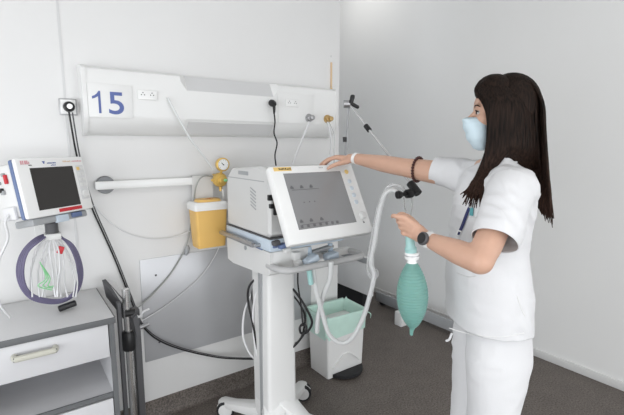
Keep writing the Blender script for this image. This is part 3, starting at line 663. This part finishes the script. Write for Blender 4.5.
for i, (x0_, x1_, lb) in enumerate(((404, 406.5, 'thin clear line dropping from the black holder to the hand, left one'), (411.5, 411, 'thin clear line dropping from the black holder to the hand, right one'))):
    cable('sampling_line', lb, 'tube', [pw(x0_, 198, 1.75), pw(x0_+.5, 206, 1.66), pw(x1_, 216, 1.5), pw(x1_, 226, 1.36)], .0028, 'tube')
G_ = thing('hose_fitting', 'teal fitting under the handle bar of the ventilator', 'fitting', pw(309, 275, 1.84))
G().cyl(pw(309, 270, 1.84), pw(311, 284, 1.85), .012).build('fitting_body', 'teal', G_)

# ============================================================ WASTE BIN
bx_ = [1.56, 1.868, 2.005, 2.205]
WB = thing('pedal_bin', 'white pedal bin lined with a mint green bag', 'waste bin', (1.715, 2.10, 0))
g = G(); g.loft([rrect(1.565, 1.860, 2.010, 2.205, .005, .012), rrect(1.555, 1.868, 2.003, 2.212, .27, .014), rrect(1.55, 1.872, 2.0, 2.215, .34, .015)], caps=True)
g.build('bin_body', 'white', WB)
# arch over the pedal on the front
g = G(); arc = [(1.60+.22*t, .075+.075*math.sin(PI*t)) for t in [i/12 for i in range(13)]]
g.loft([[(x, 2.006, z) for x, z in arc]+[(x, 2.006, z-.006) for x, z in reversed(arc)], [(x, 1.998, z) for x, z in arc]+[(x, 1.998, z-.006) for x, z in reversed(arc)]]); g.build('front_arch', 'white_g', WB)
g = G(); ped = [(1.60+.25*t, 2.004-.085*math.sin(PI*t)**.7) for t in [i/16 for i in range(17)]]
g.prism([(x, y, .012) for x, y in ped], (0, 0, .02)); g.build('pedal', 'rubber', WB)
rr = random.Random(5)
base = rrect(1.548, 1.874, 1.998, 2.217, 0, .02, 6); cen = V((1.711, 2.107, 0)); secs = []
def ring(z, sc, amp, sd):
    r2 = random.Random(sd); ph = [r2.uniform(0, 6.28) for _ in range(4)]
    out = []
    for i, p in enumerate(base):
        a = 2*PI*i/len(base); w = sum(math.sin(a*(k*3+4)+ph[k]) for k in range(4))/4
        q = cen+(V((p.x, p.y, 0))-cen)*(sc+amp*w); out.append(V((q.x, q.y, z+amp*.5*math.sin(a*5+ph[0]))))
    return out
secs = [ring(.285, 1.03, .02, 3), ring(.32, 1.035, .018, 1), ring(.37, 1.06, .02, 1), ring(.415, 1.075, .018, 2), ring(.428, 1.06, .018, 2), ring(.41, 1.03, .02, 2), ring(.36, .97, .03, 4), ring(.30, .90, .05, 5), ring(.26, .7, .08, 6)]
g = G(); g.loft(secs, caps=False); bmesh.ops.contextual_create(g.bm, geom=[e for e in g.bm.edges if e.is_boundary and e.verts[0].co.z < .30 and (e.verts[0].co-V((1.711, 2.107, .26))).length < .15])
ln = g.build('bin_liner', 'liner', WB, sharp=180)
tie = G().tube([(1.875, 2.0, .40), (1.91, 1.99, .375), (1.90, 1.98, .35)], [.012, .014, .004], 8, flat=.25).build('liner_tail', 'liner', ln)

# ============================================================ FAR CORNER: low panel and wheeled base near the side wall
LC = thing('low_cabinet', 'low grey panel with darker top band past the end of the head wall', 'cabinet', (2.62, 2.9, 0))
qa, qb = onX(338, 282, 2.5), onX(371, 297, 2.5)
zt_ = onX(345, 251, 2.5).z; y0_, y1_ = qb.y, 3.2
G().bx(2.5, 2.53, y0_, y1_, qb.z, zt_, .004).build('panel', 'wall_lightened', LC)
G().bx(2.494, 2.50, y0_+.03, y1_, zt_-.055, zt_-.004, .002).build('top_band', 'greyp', LC)
G().bx(2.53, 2.60, y0_+.14, y1_, .0, qb.z+.02).build('void_shade', 'rubber', LC)  # black block stands in for the shadowed void under the panel
WBs = thing('rolling_base', 'low grey wheeled beam with a white foot along the side wall', 'wheeled base', (2.75, 2.2, 0))
G().bx(2.75, 2.78, 1.86, 2.80, .035, .125, .004).build('beam', 'greyp', WBs)
G().bx(2.78, 2.82, 1.43, 2.80, .050, .075, .004).build('cross_bar', 'dgrey', WBs)
G().bx(2.55, 2.75, 2.29, 2.37, .0, .12, .008).build('foot', 'white', WBs)
G().bx(2.740, 2.752, 2.42, 2.46, .09, .125, .002).build('clip', 'black', WBs)
for (x, y) in ((2.77, 1.90), (2.90, 1.44), (2.79, 2.74)):
    q = G().bx(min(x, 2.80), max(x, 2.80)+.01, y-.012, y+.012, .054, .072, .003).build('caster', 'dgrey', WBs)
    for s2 in (-1, 1): G().lathe([(.010, -.008), (.026, -.008), (.028, 0), (.026, .008), (.010, .008)], (x+.012*s2, y, .028), (1, 0, 0), 18).build('wheel', 'rubber', q)

#PERSON#
# ============================================================ PERSON
from mathutils.bvhtree import BVHTree
HH = 1.40
base = W(492, 345, HH); base = V((base.x, base.y, 0))
PE = thing('person', 'woman in white tunic and blue face mask reaching one arm to the ventilator', 'person', base)
A = lambda x, y, h: W(x, y, h)
ctr = lambda x, h: V((W(x, 200, h).x, W(x, 200, h).y, 0))
def section(z, xl, xr, hw, h=HH, n=28, e=.85, yref=None):
    # xl/xr are where the front and the back of the body lie at this height
    y = yref
    def at(x):
        r = ray(x, 200); k = h/r.dot(FH); return V((r.x*k, r.y*k, z))
    # project columns at the right row for this height
    def atz(x):
        yy = 200.0
        for _ in range(6): 
            p = W(x, yy, h); yy += (p.z-z)*FPX/h
        return W(x, yy, h)
    a, b = atz(xl), atz(xr); c = (a+b)/2; ra = (b-a).length/2; d = (b-a).normalized()
    out = []
    for i in range(n):
        t = 2*PI*i/n; ct, st = math.cos(t), math.sin(t)
        out.append(c+d*(ra*math.copysign(abs(ct)**e, ct))+FH*(hw*math.copysign(abs(st)**e, st)))
    return out
# --- skin: one continuous surface
g = G()
_r = ray(492, 120); FHh = V((_r.x, _r.y, 0)).normalized(); RTh = V((FHh.y, -FHh.x, 0))
HC_ = A(504, 108, 1.41)
Rh = Matrix((RTh, FHh, Z)).transposed()
g.ball(HC_, 1, (.094, .074, .099), Rh, 24, 16)
g.ball(A(487, 112, 1.41), 1, (.042, .060, .066), Rh)                # face block
g.capsule(A(498, 131, 1.41), A(484, 141, 1.41), .050, .026)
g.capsule(A(489, 128, 1.385), A(483, 141, 1.40), .036, .020); g.capsule(A(489, 128, 1.435), A(483, 141, 1.42), .036, .020)
g.ball(A(478, 106.5, 1.41), 1, (.012, .045, .010), Rh)               # brow ridge
g.capsule(A(475.5, 112, 1.41), A(468.5, 120.5, 1.41), .007, .0105); g.ball(A(471, 121.5, 1.402), .009); g.ball(A(471, 121.5, 1.418), .009)
g.ball(A(473.5, 130, 1.41), 1, (.010, .024, .006), Rh); g.ball(A(475, 134, 1.41), 1, (.010, .022, .007), Rh); g.ball(A(478.5, 143, 1.41), 1, (.015, .02, .015), Rh)
for s in (-1, 1): g.ball(A(484, 120, 1.41)+FHh*(.040*s), 1, (.022, .022, .024), Rh); g.ball(A(503, 116, 1.41)+FHh*(.074*s), 1, (.018, .010, .032), Rh)
g.capsule(A(507, 130, 1.41), A(501, 170, 1.40), .052, .056)
bs = [(1.425, 484, 516, .065), (1.39, 478, 518, .11), (1.34, 470, 518, .135), (1.22, 462, 518, .14), (1.10, 464, 512, .125), (.98, 466, 508, .11), (.88, 470, 504, .10)]
g.loft([section(z, a, b, w, HH, 24, .95) for z, a, b, w in bs])
g.capsule(A(499, 176, 1.40), A(511, 192, 1.255), .048, .040); g.capsule(A(497, 170, 1.40), A(470, 178, 1.545), .055, .050)
# near arm
SN, EN, WN = A(513, 187, 1.235), A(480, 261, 1.11), A(429, 240, 1.262)
g.capsule(SN.lerp(EN, .12), EN, .043, .037); g.capsule(EN, EN.lerp(WN, .4), .037, .036); g.capsule(EN.lerp(WN, .4), WN, .036, .0235)
g.capsule(SN.lerp(EN, .5), SN.lerp(EN, .85), .041, .040)
# far arm
SF, EF, WF = A(466, 177, 1.545), A(402, 167, 1.70), A(355, 158.5, 1.925)
g.capsule(SF, SF.lerp(EF, .6), .050, .0435); g.capsule(SF.lerp(EF, .6), EF, .0435, .036); g.capsule(EF, EF.lerp(WF, .35), .037, .036); g.capsule(EF.lerp(WF, .35), WF, .036, .0235)
def finger(pts, rs):
    for i in range(len(pts)-1): g.capsule(pts[i], pts[i+1], rs[i], rs[i+1], 10)
# near hand, closed round the neck of the bag: back of the hand to the viewer
pc_ = A(413, 229, 1.30)
g.capsule(WN, A(420, 234, 1.285), .0225, .024)
for i in range(4):
    kx, ky = 404.5+i*1.6, 217.5+i*5.6
    K = A(kx, ky, 1.298+.002*i)
    g.capsule(A(421-i*.3, 230+i*2.8, 1.285), K, .0150, .0110, 10)
    ext = (1.5, .7, .6, .4)[i]
    p1 = K-RT*(.014+.005*ext)+FH*.010+Z*(.002 if i == 0 else 0)
    p2 = p1-RT*(.008*ext-.003)+FH*(.020)
    p3 = p2+RT*(.010)+FH*(.016)
    if i == 0: p2 = p1-RT*.009+FH*.014; p3 = p2+FH*.014-Z*.006
    finger([K, p1, p2, p3], [.0100-.0003*i, .0088-.0003*i, .0078-.0003*i, .0068-.0002*i])
t0 = A(417, 226, 1.30)+FH*.016; finger([t0, A(411, 219, 1.315)+FH*.022, A(405, 216, 1.325)+FH*.032, A(401.5, 216, 1.33)+FH*.036], [.014, .0105, .0095, .008])
# far hand lying over the top edge of the display
nk = A(336.5, 157.5, 1.975)
g.capsule(WF, A(350, 158.5, 1.95), .0225, .022)
for i in range(4):
    o_ = FH*(-.028+.021*i)
    K = A(335.5+(.6, 0, .5, 2)[i], 157.2, 1.985)+o_
    g.capsule(A(350, 159, 1.955)+o_*.6, K, .0155, .0115, 10)
    Lf = (.9, 1.0, .95, .78)[i]
    p1 = K-RT*(.036*Lf)-Z*.010; p2 = p1-RT*(.022*Lf)-Z*.014; p3 = p2-RT*(.013*Lf)-Z*.012
    finger([K, p1, p2, p3], [.0102, .0090, .0080, .0068])
t0 = A(347, 161, 1.945)-FH*.018; finger([t0, A(338, 163.5, 1.935)-FH*.018, A(331.5, 166, 1.925)-FH*.012, A(328, 168.5, 1.925)-FH*.010], [.0150, .0112, .0095, .0078])
# legs
def atz(x, z, h=HH):
    yy = 300.0
    for _ in range(8):
        p = W(x, yy, h); yy += (p.z-z)*FPX/h
    return W(x, yy, h)
hipc = (atz(460, .62)+atz(505, .62))/2; hipc.z = 0
for s in (-1, 1):
    c0 = hipc+FH*(.085*s)+RT*(.008 if s > 0 else -.004)
    g.capsule(c0+Z*.90+RT*.004, c0+Z*.50, .062, .050); g.capsule(c0+Z*.50, c0+Z*.30, .050, .048); g.capsule(c0+Z*.30, c0+Z*.09+RT*.01, .048, .036)
    g.capsule(c0+Z*.05+RT*.02, c0+Z*.035-RT*.12, .036, .030)
body = link_mesh('body', remeshed(g, .0042, 5, .5), 'skin', PE, sharp=180)
# --- head details
eb = A(479.5, 113.2, 1.41)
for s in (-1, 1):
    e = A(480.5, 113.3, 1.41)+FHh*(.031*s)
    eo = G().ball(e+RTh*.0005, .0120).build('eye', 'eye', PE); G().ball(e-RTh*.0085, .0060, u=12, v=8).build('iris', 'iris', eo)
    g = G(); g.tube([e-RTh*.0125+FHh*(-.010*s)+Z*.003, e-RTh*.0145+Z*.0068, e-RTh*.011+FHh*(.011*s)+Z*.004, e-RTh*.004+FHh*(.015*s)+Z*.001], [.0012, .0022, .0022, .0012], 6); g.build('eyelash', 'iris', PE)
    g = G(); g.tube([e-RTh*.0165+FHh*(-.013*s)+Z*.015, e-RTh*.0155+FHh*(.002*s)+Z*.0215, e-RTh*.009+FHh*(.014*s)+Z*.0215, e+RTh*.0+FHh*(.022*s)+Z*.016], [.0018, .0032, .0030, .0012], 6, flat=.7); g.build('eyebrow', 'hair', PE)
# --- mask
rows = [(117.6, 466, 485.5, .030), (119.5, 463.3, 487, .046), (123, 462.8, 487.5, .055), (128, 464.0, 487.5, .060), (133, 465.5, 487.5, .062), (139, 467.5, 487, .060), (144.5, 471, 486, .052), (148.5, 474.5, 485, .042), (150.5, 478.5, 484, .030)]
secs = []
for k in range(33):
    q = k/32*(len(rows)-1); i = min(int(q), len(rows)-2); f_ = q-i; r = [lerp(rows[i][j], rows[i+1][j], f_) for j in range(4)]
    row = []
    pleat = .0035*abs(math.sin(k/32*PI*4))
    for j in range(25):
        ph = -PI/2+PI*j/24; cc = max(math.cos(ph), 0)**.75
        row.append(A(r[2]-(r[2]-r[1])*cc, r[0], 1.41)+FHh*(r[3]*math.sin(ph))-RTh*(pleat*cc))
    secs.append(row)
g = G(); g.loft(secs, caps=False, closed=False); mk = g.build('face_mask', 'mask', PE, sharp=180)
sm = mk.modifiers.new('s', 'SOLIDIFY'); sm.thickness = .0012
for s in (-1, 1):
    g = G(); g.tube([A(487, 119.8, 1.41)+FHh*(.055*s), A(493, 117.5, 1.41)+FHh*(.078*s), A(501, 114, 1.41)+FHh*(.086*s)], .0012, 6); g.tube([A(485.5, 145, 1.41)+FHh*(.050*s), A(495, 134, 1.41)+FHh*(.068*s), A(503, 122, 1.41)+FHh*(.082*s)], .0012, 6); g.build('ear_loop', 'maskw', mk)
# --- tunic
ZH = .905
ts_ = [(ZH-.02, 447, 536, .178), (.96, 446.5, 537, .182), (1.02, 446.5, 537.5, .180), (1.09, 447.5, 535.5, .170), (1.16, 449, 534, .163), (1.23, 451.5, 535.5, .165), (1.29, 454.5, 538, .170), (1.345, 457.5, 540, .178), (1.385, 461.5, 537, .178), (1.412, 468, 530, .145), (1.432, 476, 521, .092), (1.452, 483, 516, .068), (1.475, 486, 513, .062)]
g = G(); g.loft([section(z, a, b, w, HH, 40, .9) for z, a, b, w in [(z, a+4, b-13, w*.97) if z < 1.40 else (z, a+3, b-8, w) for z, a, b, w in ts_]])
SE1 = A(494.5, 241, 1.145); d_n = (SE1-SN).normalized()
g.capsule(A(505, 183, 1.30), A(514, 189, 1.24), .056, .064, 20)
g.tube([A(512, 183, 1.25), A(508, 197, 1.215), A(501, 219, 1.18), SE1+d_n*.02], [.060, .067, .064, .0625], 24)
SE2 = A(434, 170, 1.618); d_f = (SE2-SF).normalized()
g.capsule(A(482, 176, 1.48), A(468, 178, 1.54), .060, .060, 20)
g.tube([A(470, 178, 1.535), A(456, 174.5, 1.57), A(445, 172.0, 1.595), SE2+d_f*.02], [.062, .060, .052, .049], 24)
g.capsule(A(505, 215, 1.25), A(497, 190, 1.28), .05, .05); 
me = remeshed(g, .006, 6, .5)
bm = bmesh.new(); bm.from_mesh(me)
def cut(bm, o, n, test):
    fs = [f for f in bm.faces if test(f.calc_center_median())]
    es = {e for f in fs for e in f.edges}; vs = {v for f in fs for v in f.verts}
    bmesh.ops.bisect_plane(bm, geom=list(vs)+list(es)+fs, plane_co=o, plane_no=n)
    bmesh.ops.delete(bm, geom=[v for v in bm.verts if test(v.co) and (v.co-o).dot(n) > 1e-5], context='VERTS')
cut(bm, SE1, d_n, lambda p: (p-SE1).length < .105)
cut(bm, SE2, d_f, lambda p: (p-SE2).length < .095)
cut(bm, V((0, 0, ZH)), V((0, 0, -1)), lambda p: p.z < 1.0)
cut(bm, V((0, 0, 1.466)), V((0, 0, 1)), lambda p: p.z > 1.44)
bm.normal_update()
for v in bm.verts:
    p = v.co; a = p.dot(RT); b = p.dot(FH); z = p.z
    n1 = noise.noise(V((a*7, b*7, z*4.5+3)))
    n2 = noise.noise(V(((a+z*.8)*22, b*12, (z-a*.5)*9)))
    n3 = noise.noise(V((a*16+n1*2, b*16, z*34)))
    ridge = (1-abs(n2)*2.2); w = .0060*n1+.0085*ridge*max(0, n1+.3)+.0020*n3
    low = max(0, min(1, (1.12-z)/.12)); w += .0055*low*math.sin((a*30+b*34)+n1*5)*.5
    near_ = min(abs((p-SE1).dot(d_n)) if (p-SE1).length < .11 else 1, abs((p-SE2).dot(d_f)) if (p-SE2).length < .10 else 1, abs(p.z-1.466))
    v.co = p+v.normal*(w*min(1, .25+near_/.04))
bm.to_mesh(me); bm.free()
tun = link_mesh('tunic', me, 'fabric', PE, sharp=180)
s_ = tun.modifiers.new('s', 'SOLIDIFY'); s_.thickness = .003; s_.offset = -1
bvh = BVHTree.FromPolygons([v.co+base for v in tun.data.vertices], [p.vertices[:] for p in tun.data.polygons])
def onT(x, y, off=.003):
    r = ray(x, y).normalized(); hit, nrm, idx, dist = bvh.ray_cast(V((0, 0, HC)), r)
    if hit is None: return W(x, y, 1.3)
    return hit-r*off
# seams, pockets, hem stitch
def seam(pts, r=.0013, m='trim_w', name='seam', off=.0005, par=None):
    P_ = resample([V((x, y, 0)) for x, y in pts], 8); return G().tube([onT(p.x, p.y, off) for p in P_], r, 6, False).build(name, m, par or tun, sharp=180)
seam([(457, 273), (468, 277), (476, 276)], .0016, 'diff', 'pocket_edge')
seam([(449, 328), (470, 334), (500, 337), (524, 333)], .0014)
seam([(478, 229), (494, 235), (513, 241)], .0012)
seam([(517, 296), (521, 308), (525, 316)], .0014)
# collar flaps
def patch(q, m, name, off=.004, th=.0025, par=None):
    f0 = [onT(x, y, off) for x, y in q]; f1 = [onT(x, y, off-th) for x, y in q]
    return G().loft([f1, f0]).build(name, m, par or tun, sharp=30)
# lanyard, badge, pen
lan = resample([V((471.5, 203, 0)), V((467, 213, 0)), V((463, 224, 0)), V((460, 231, 0))], 4)
secs = []
for p in lan: secs.append([onT(p.x-1.5, p.y-.5, .002), onT(p.x+1.5, p.y+.5, .002), onT(p.x+1.5, p.y+.5, .005), onT(p.x-1.5, p.y-.5, .005)])
G().loft(secs).build('lanyard', 'navy', tun)
patch([(457.5, 229.5), (461.8, 231), (459.5, 236.5), (455.2, 235)], 'white_g', 'badge', .007, .004)
patch([(455, 236), (459, 237.3), (457.4, 241.3), (453.8, 240)], 'white_g', 'badge', .007, .004)
patch([(458.3, 231.5), (460.5, 232.3), (459.3, 235.3), (457.2, 234.5)], 'navy', 'badge_mark', .009, .002); patch([(454.2, 240.2), (457.8, 241.6), (456.8, 244), (453.3, 242.6)], 'black', 'badge_mark', .007, .003)
patch([(470.6, 203.2), (474, 204), (470.6, 208.5), (468.2, 207)], 'greyp', 'lanyard_clip', .006, .003)
patch([(470, 207.5), (473.3, 208), (472.9, 216), (469.3, 215.5)], 'tealcloth', 'pen', .006, .004)
seam([(463, 217), (470, 217.5), (478, 217)], .0012, 'diff', 'pocket_edge')
# --- collar band
g = G(); cc = A(500, 160, 1.40); pts = []
for i in range(21):
    t = math.radians(-160+320*i/20); pts.append(A(501, 158.5, 1.40)+RT*(.060*math.cos(t))+FH*(.046*math.sin(t))+Z*(-.002+.016*math.cos(t)))
pts[0] += -RT*.012-Z*.045; pts[-1] += -RT*.012-Z*.045
g.tube(pts, .017, 8, flat=1, per=3); 
g2 = []
co = G().tube(pts, .019, 10, flat=.35, per=3, flatdir=V((1, 0, 0))).build('collar', 'fabric', tun, sharp=180)
g.bm.free()
# --- trousers
g = G()
hp = [(1.0, 466, 528, .15), (.93, 460, 529, .165), (.86, 457.5, 527, .165), (.80, 457, 524, .160)]
for s in (-1, 1):
    secs = []
    for z, a, b, w, off in ((.96, 466, 516, .080, .062), (.88, 462, 519, .088, .073), (.80, 460, 519, .090, .080), (.72, 460, 513, .088, .084), (.64, 460, 506, .085, .087), (.55, 0, 0, .084, .09), (.42, 0, 0, .083, .09), (.28, 0, 0, .083, .09), (.15, 0, 0, .086, .09), (.06, 0, 0, .090, .09)):
        if a: sc_ = section(z, a, b, w, HH, 28, .9)
        else: sc_ = [V((p.x, p.y, z)) for p in section(.62, 460, 505, w, HH, 28, .9)]
        secs.append([p+FH*(off*s)+RT*(.008 if s > 0 else -.004) for p in sc_])
    g.loft(secs)
me = remeshed(g, .007, 6, .5)
bm = bmesh.new(); bm.from_mesh(me); bmesh.ops.delete(bm, geom=[v for v in bm.verts if v.co.z < .072 or v.co.z > .953], context='VERTS'); bm.normal_update()
for v in bm.verts:
    p = v.co; a = p.dot(RT); b = p.dot(FH); z = p.z
    n1 = noise.noise(V((a*9, b*9, z*4))); n2 = noise.noise(V((a*14+z*6, b*14, z*20-a*10)))
    v.co = p+v.normal*(.008*n1+.008*(1-abs(n2)*2)*max(0, n1+.3))
bm.to_mesh(me); bm.free()
tr = link_mesh('trousers', me, 'fabric', PE, sharp=180); s_ = tr.modifiers.new('s', 'SOLIDIFY'); s_.thickness = .003; s_.offset = -1
for s in (-1, 1):
    c0 = V((hipc.x, hipc.y, 0))+FH*(.09*s)
    g = G(); secs = []
    for t, w, h in ((-.075, .030, .07), (-.06, .038, .085), (-.02, .042, .09), (.04, .044, .085), (.10, .048, .07), (.15, .044, .055), (.178, .028, .04)):
        c = c0-RT*t; secs.append([c+FH*(w*math.cos(q))+Z*(max(0, h/2+h/2*math.sin(q))) for q in [2*PI*i/16 for i in range(16)]])
    g.loft(secs); g.build('clog', 'white', PE)
# --- tie string at the hem
g = G(); g.tube([A(452, 333, 1.36), A(449.5, 339, 1.355), A(446, 341, 1.35)], .004, 6); g.build('tie', 'fabric', tun)
# --- watch, wristband, bead bracelet
def bandring(c, d, r, w, th, m, name, par, n=28, fl=1.0):
    d = d.normalized(); g = G(); g.lathe([(r, -w/2), (r+th, -w/2), (r+th, w/2), (r, w/2), (r, -w/2)], c, d, n, caps=False); return g.build(name, m, par)
dn = (EN-WN).normalized(); wc = WN+dn*.004
wa = bandring(wc, dn, .0235, .018, .003, 'white_g', 'watch', PE)
fc = A(424.0, 237.8, 1.24); fn = (V((0, 0, HC))-wc).normalized(); fn = (fn-dn*fn.dot(dn)-RT*.25).normalized(); fc = wc+fn*.0265
g = G(); g.lathe([(.019, -.003), (.0205, 0), (.0205, .006), (.018, .009)], fc, fn, 28); dial = g.build('watch_case', 'dgrey', wa)
G().lathe([(.0165, .0088), (.0165, .0098)], fc, fn, 24).build('watch_face', 'black', dial)
df = (EF-WF).normalized(); bandring(WF+df*.010, df, .0245, .017, .0022, 'white_g', 'wristband', PE)
bcn = A(418, 167, 1.655); da = (SF-EF).normalized(); t_ = (bcn-EF).dot(da); bcn = EF+da*t_
u_ = da.orthogonal().normalized(); w_ = da.cross(u_)
br = None
for i in range(26):
    a_ = 2*PI*i/26; gg = G().ball(bcn+(u_*math.cos(a_)+w_*math.sin(a_))*.0465+da*.004*math.sin(a_*1), .0058, u=10, v=6)
    if br is None: br = gg
    else: br.merge(gg.bm)
br.build('bead_bracelet', 'beads', PE)
# --- hair
g = G()
g.ball(A(510, 106.5, 1.41), 1, (.094, .081, .106), Rh, 28, 18); g.ball(A(494, 90, 1.41), 1, (.060, .066, .050), Rh)
g.ball(A(511, 122, 1.41), 1, (.080, .076, .09), Rh, 24, 16)
g.capsule(A(513, 130, 1.41), A(516, 160, 1.43), .068, .050)
rr = random.Random(21)
def lock(pts, r):
    g.tube(pts, [r*.7, r, r, r*.95, r*.88, r*.8, r*.62, .0012], 8, per=5, flat=.65)
def mir(p): return p-FHh*(2*(p-HC_).dot(FHh))
N = 105
for side_ in (-1, 1):
    for i in range(N):
        s = (i+.5)/N+rr.uniform(-.01, .01); j = lambda a: rr.uniform(-a, a)
        hs = .070+.018*math.sin(PI*min(max(s, 0), 1))
        p0 = A(481+30*s, 84-6*math.sin(PI*(s*.5+.2)), 1.40)
        pm = A(481+40*s, 88-4*math.sin(PI*s)+8*abs(s-.45), 1.41-.052)
        p1 = A(487+48*s+j(.5), 102, 1.41-(hs+.012)*(1-.35*s*s))
        p2 = A(489.5+49*s+j(.5), 126, 1.41-(hs+.018)*(1-.3*s*s))
        p3 = A(487.5+53*s+j(.8), 148, 1.41-(hs+.020)*(1-.3*s*s))
        if s < .40:
            q = s/.40
            p4 = A(481+14*q+j(1.2), 168, 1.325); p5 = A(470+15*q+j(2), 186, 1.29-.02*q); p6 = A(461+21*q+j(2.5), 198+j(7)+6*q, 1.275-.03*q)
        else:
            q = (s-.40)/.60
            p4 = A(505+37*q+j(1.2), 166-4*(1-q), 1.355+.01*q); p5 = A(513+31*q+j(1.5), 178+12*q, 1.38+.02*q); p6 = A(521+26*q+j(2), 186+30*q+j(5), 1.40+.02*q)
        P_ = [p0, pm, p1, p2, p3, p4, p5, p6]
        lock(P_ if side_ < 0 else [mir(p) for p in P_], rr.uniform(.0055, .0082))
# back of the head
for i in range(44):
    a_ = -1+2*(i+.5)/44+rr.uniform(-.02, .02); j = lambda a: rr.uniform(-a, a); b_ = abs(a_)
    P_ = [A(512, 77, 1.41-.04*b_), A(529, 84, 1.41-.06*b_), A(539.5-5*b_*b_, 104, 1.41-.07*b_), A(541.5-5*b_*b_, 130, 1.41-.072*b_), A(543-4*b_*b_+j(.6), 158, 1.415-.07*b_), A(545+j(1)-4*b_*b_, 185, 1.42-.06*b_), A(546.5+j(1.5)-4*b_*b_, 211+j(6), 1.425-.05*b_)]
    lock(P_ if a_ < 0 else [mir(p) for p in P_], .0078)
# face-framing front edge
for side_ in (-1, 1):
    for k in range(7):
        P_ = [A(482+k*1.6, 80-k*.6, 1.405), A(476.5+k*1.1, 90-k, 1.41-.034), A(483.5+k*.9, 101-k*.6, 1.41-.066), A(488+k*.8, 113, 1.41-.080), A(489+k*.7, 130, 1.41-.086), A(486.5+k*.7, 150, 1.41-.088), A(481+k, 166, 1.335)]
        lock(P_ if side_ < 0 else [mir(p) for p in P_], .0080)
hr = g.build('hair', 'hair', PE, sharp=180)
# ============================================================ RESUSCITATION BAG
RB = thing('resuscitation_bag', 'mint green ribbed breathing bag held in her left hand', 'breathing bag', A(412, 328, 1.33))
top = A(408.5, 240, 1.325); bt = A(412.5, 326, 1.335); ax = (top-A(413, 262, 1.332)).normalized()
b0, b1 = A(412.5, 327, 1.335), A(412, 261, 1.332); axb = (b1-b0); L = axb.length; axb.normalize()
prof = []
N = 120
for i in range(N+1):
    t = i/N; r = .0505*math.sin(PI*min(1, t*.94+.03))**.62*(1-.10*(t-.45)); r *= (1+.018*math.sin(t*PI*2*24)*(.2 if t < .08 or t > .93 else 1)); prof.append((max(r, .004), L*t))
G().lathe(prof, b0, axb, 48).build('bag_body', 'bag', RB, sharp=180)
G().tube([b0, b0-axb*.012+RT*(-.003), b0-axb*.028-RT*.004], [.010, .007, .005], 10).build('bag_tail', 'bag', RB)
n0 = b1-axb*.006
G().lathe([(.016, 0), (.015, .012), (.022, .014), (.024, .02), (.024, .032), (.021, .036)], n0, axb, 24).build('neck_ring', 'white_g', RB)
G().lathe([(.0205, .024), (.0248, .025), (.0248, .028), (.0205, .029)], n0, axb, 24).build('ring_band', 'steel', RB)
G().lathe([(.018, .034), (.019, .05), (.015, .056), (.0125, .10), (.0125, .14)], n0, (A(408, 220, 1.325)-n0).normalized(), 20).build('neck_fitting', 'teal', RB)
#ENDPERSON#
# ============================================================ LIGHT
def area(name, loc, rot, sx, sy, e, col=(1, 1, 1)):
    l = bpy.data.lights.new(name, 'AREA'); l.shape = 'RECTANGLE'; l.size = sx; l.size_y = sy; l.energy = e; l.color = col
    o = bpy.data.objects.new(name, l); C.objects.link(o); o.location = loc; o.rotation_euler = rot; return o
for i, (a, b) in enumerate(wins):
    area('window_light', ((a+b)/2, YB-.12, (WZ0+WZ1)/2), (-PI/2+PI, 0, 0), b-a, WZ1-WZ0, 50, (.97, .985, 1))
area('window_light', (XW-.12, (LY0+LY1)/2, (WZ0+WZ1)/2), (0, -PI/2, 0), WZ1-WZ0, LY1-LY0, 50, (.97, .985, 1))  # fill for the right wall through the added side window
for (x, y, en) in ((-.6, -1.9, 8), (1.4, -1.9, 8), (-.6, -.3, 5), (1.2, -.3, 5), (2.42, 3.2, 6)):  # the last one is added to brighten the dark alcove
    t = bpy.data.objects.new('unseen_ceiling_lamp', None); C.objects.link(t); t.location = (x, y, CZ); ORG[t.name] = V((x, y, CZ))
    tag(t, 'flat square lamp panel in the unseen ceiling', 'lamp', 'ceiling lamp panels')
    G().bx(x-.32, x+.32, y-.32, y+.32, CZ-.02, CZ, .003).build('lamp_frame', 'white', t)
    area('lamp_light', (x, y, CZ-.03), (0, 0, 0), .58, .58, en, (1, .985, .96))
wd = bpy.data.worlds.new('world'); bpy.context.scene.world = wd; wd.use_nodes = True
wd.node_tree.nodes['Background'].inputs['Color'].default_value = (.85, .92, 1, 1); wd.node_tree.nodes['Background'].inputs['Strength'].default_value = 1.2
vs = bpy.context.scene.view_settings; vs.view_transform = 'Standard'; vs.look = 'None'; vs.gamma = 1; vs.use_curve_mapping = False; vs.exposure = 0
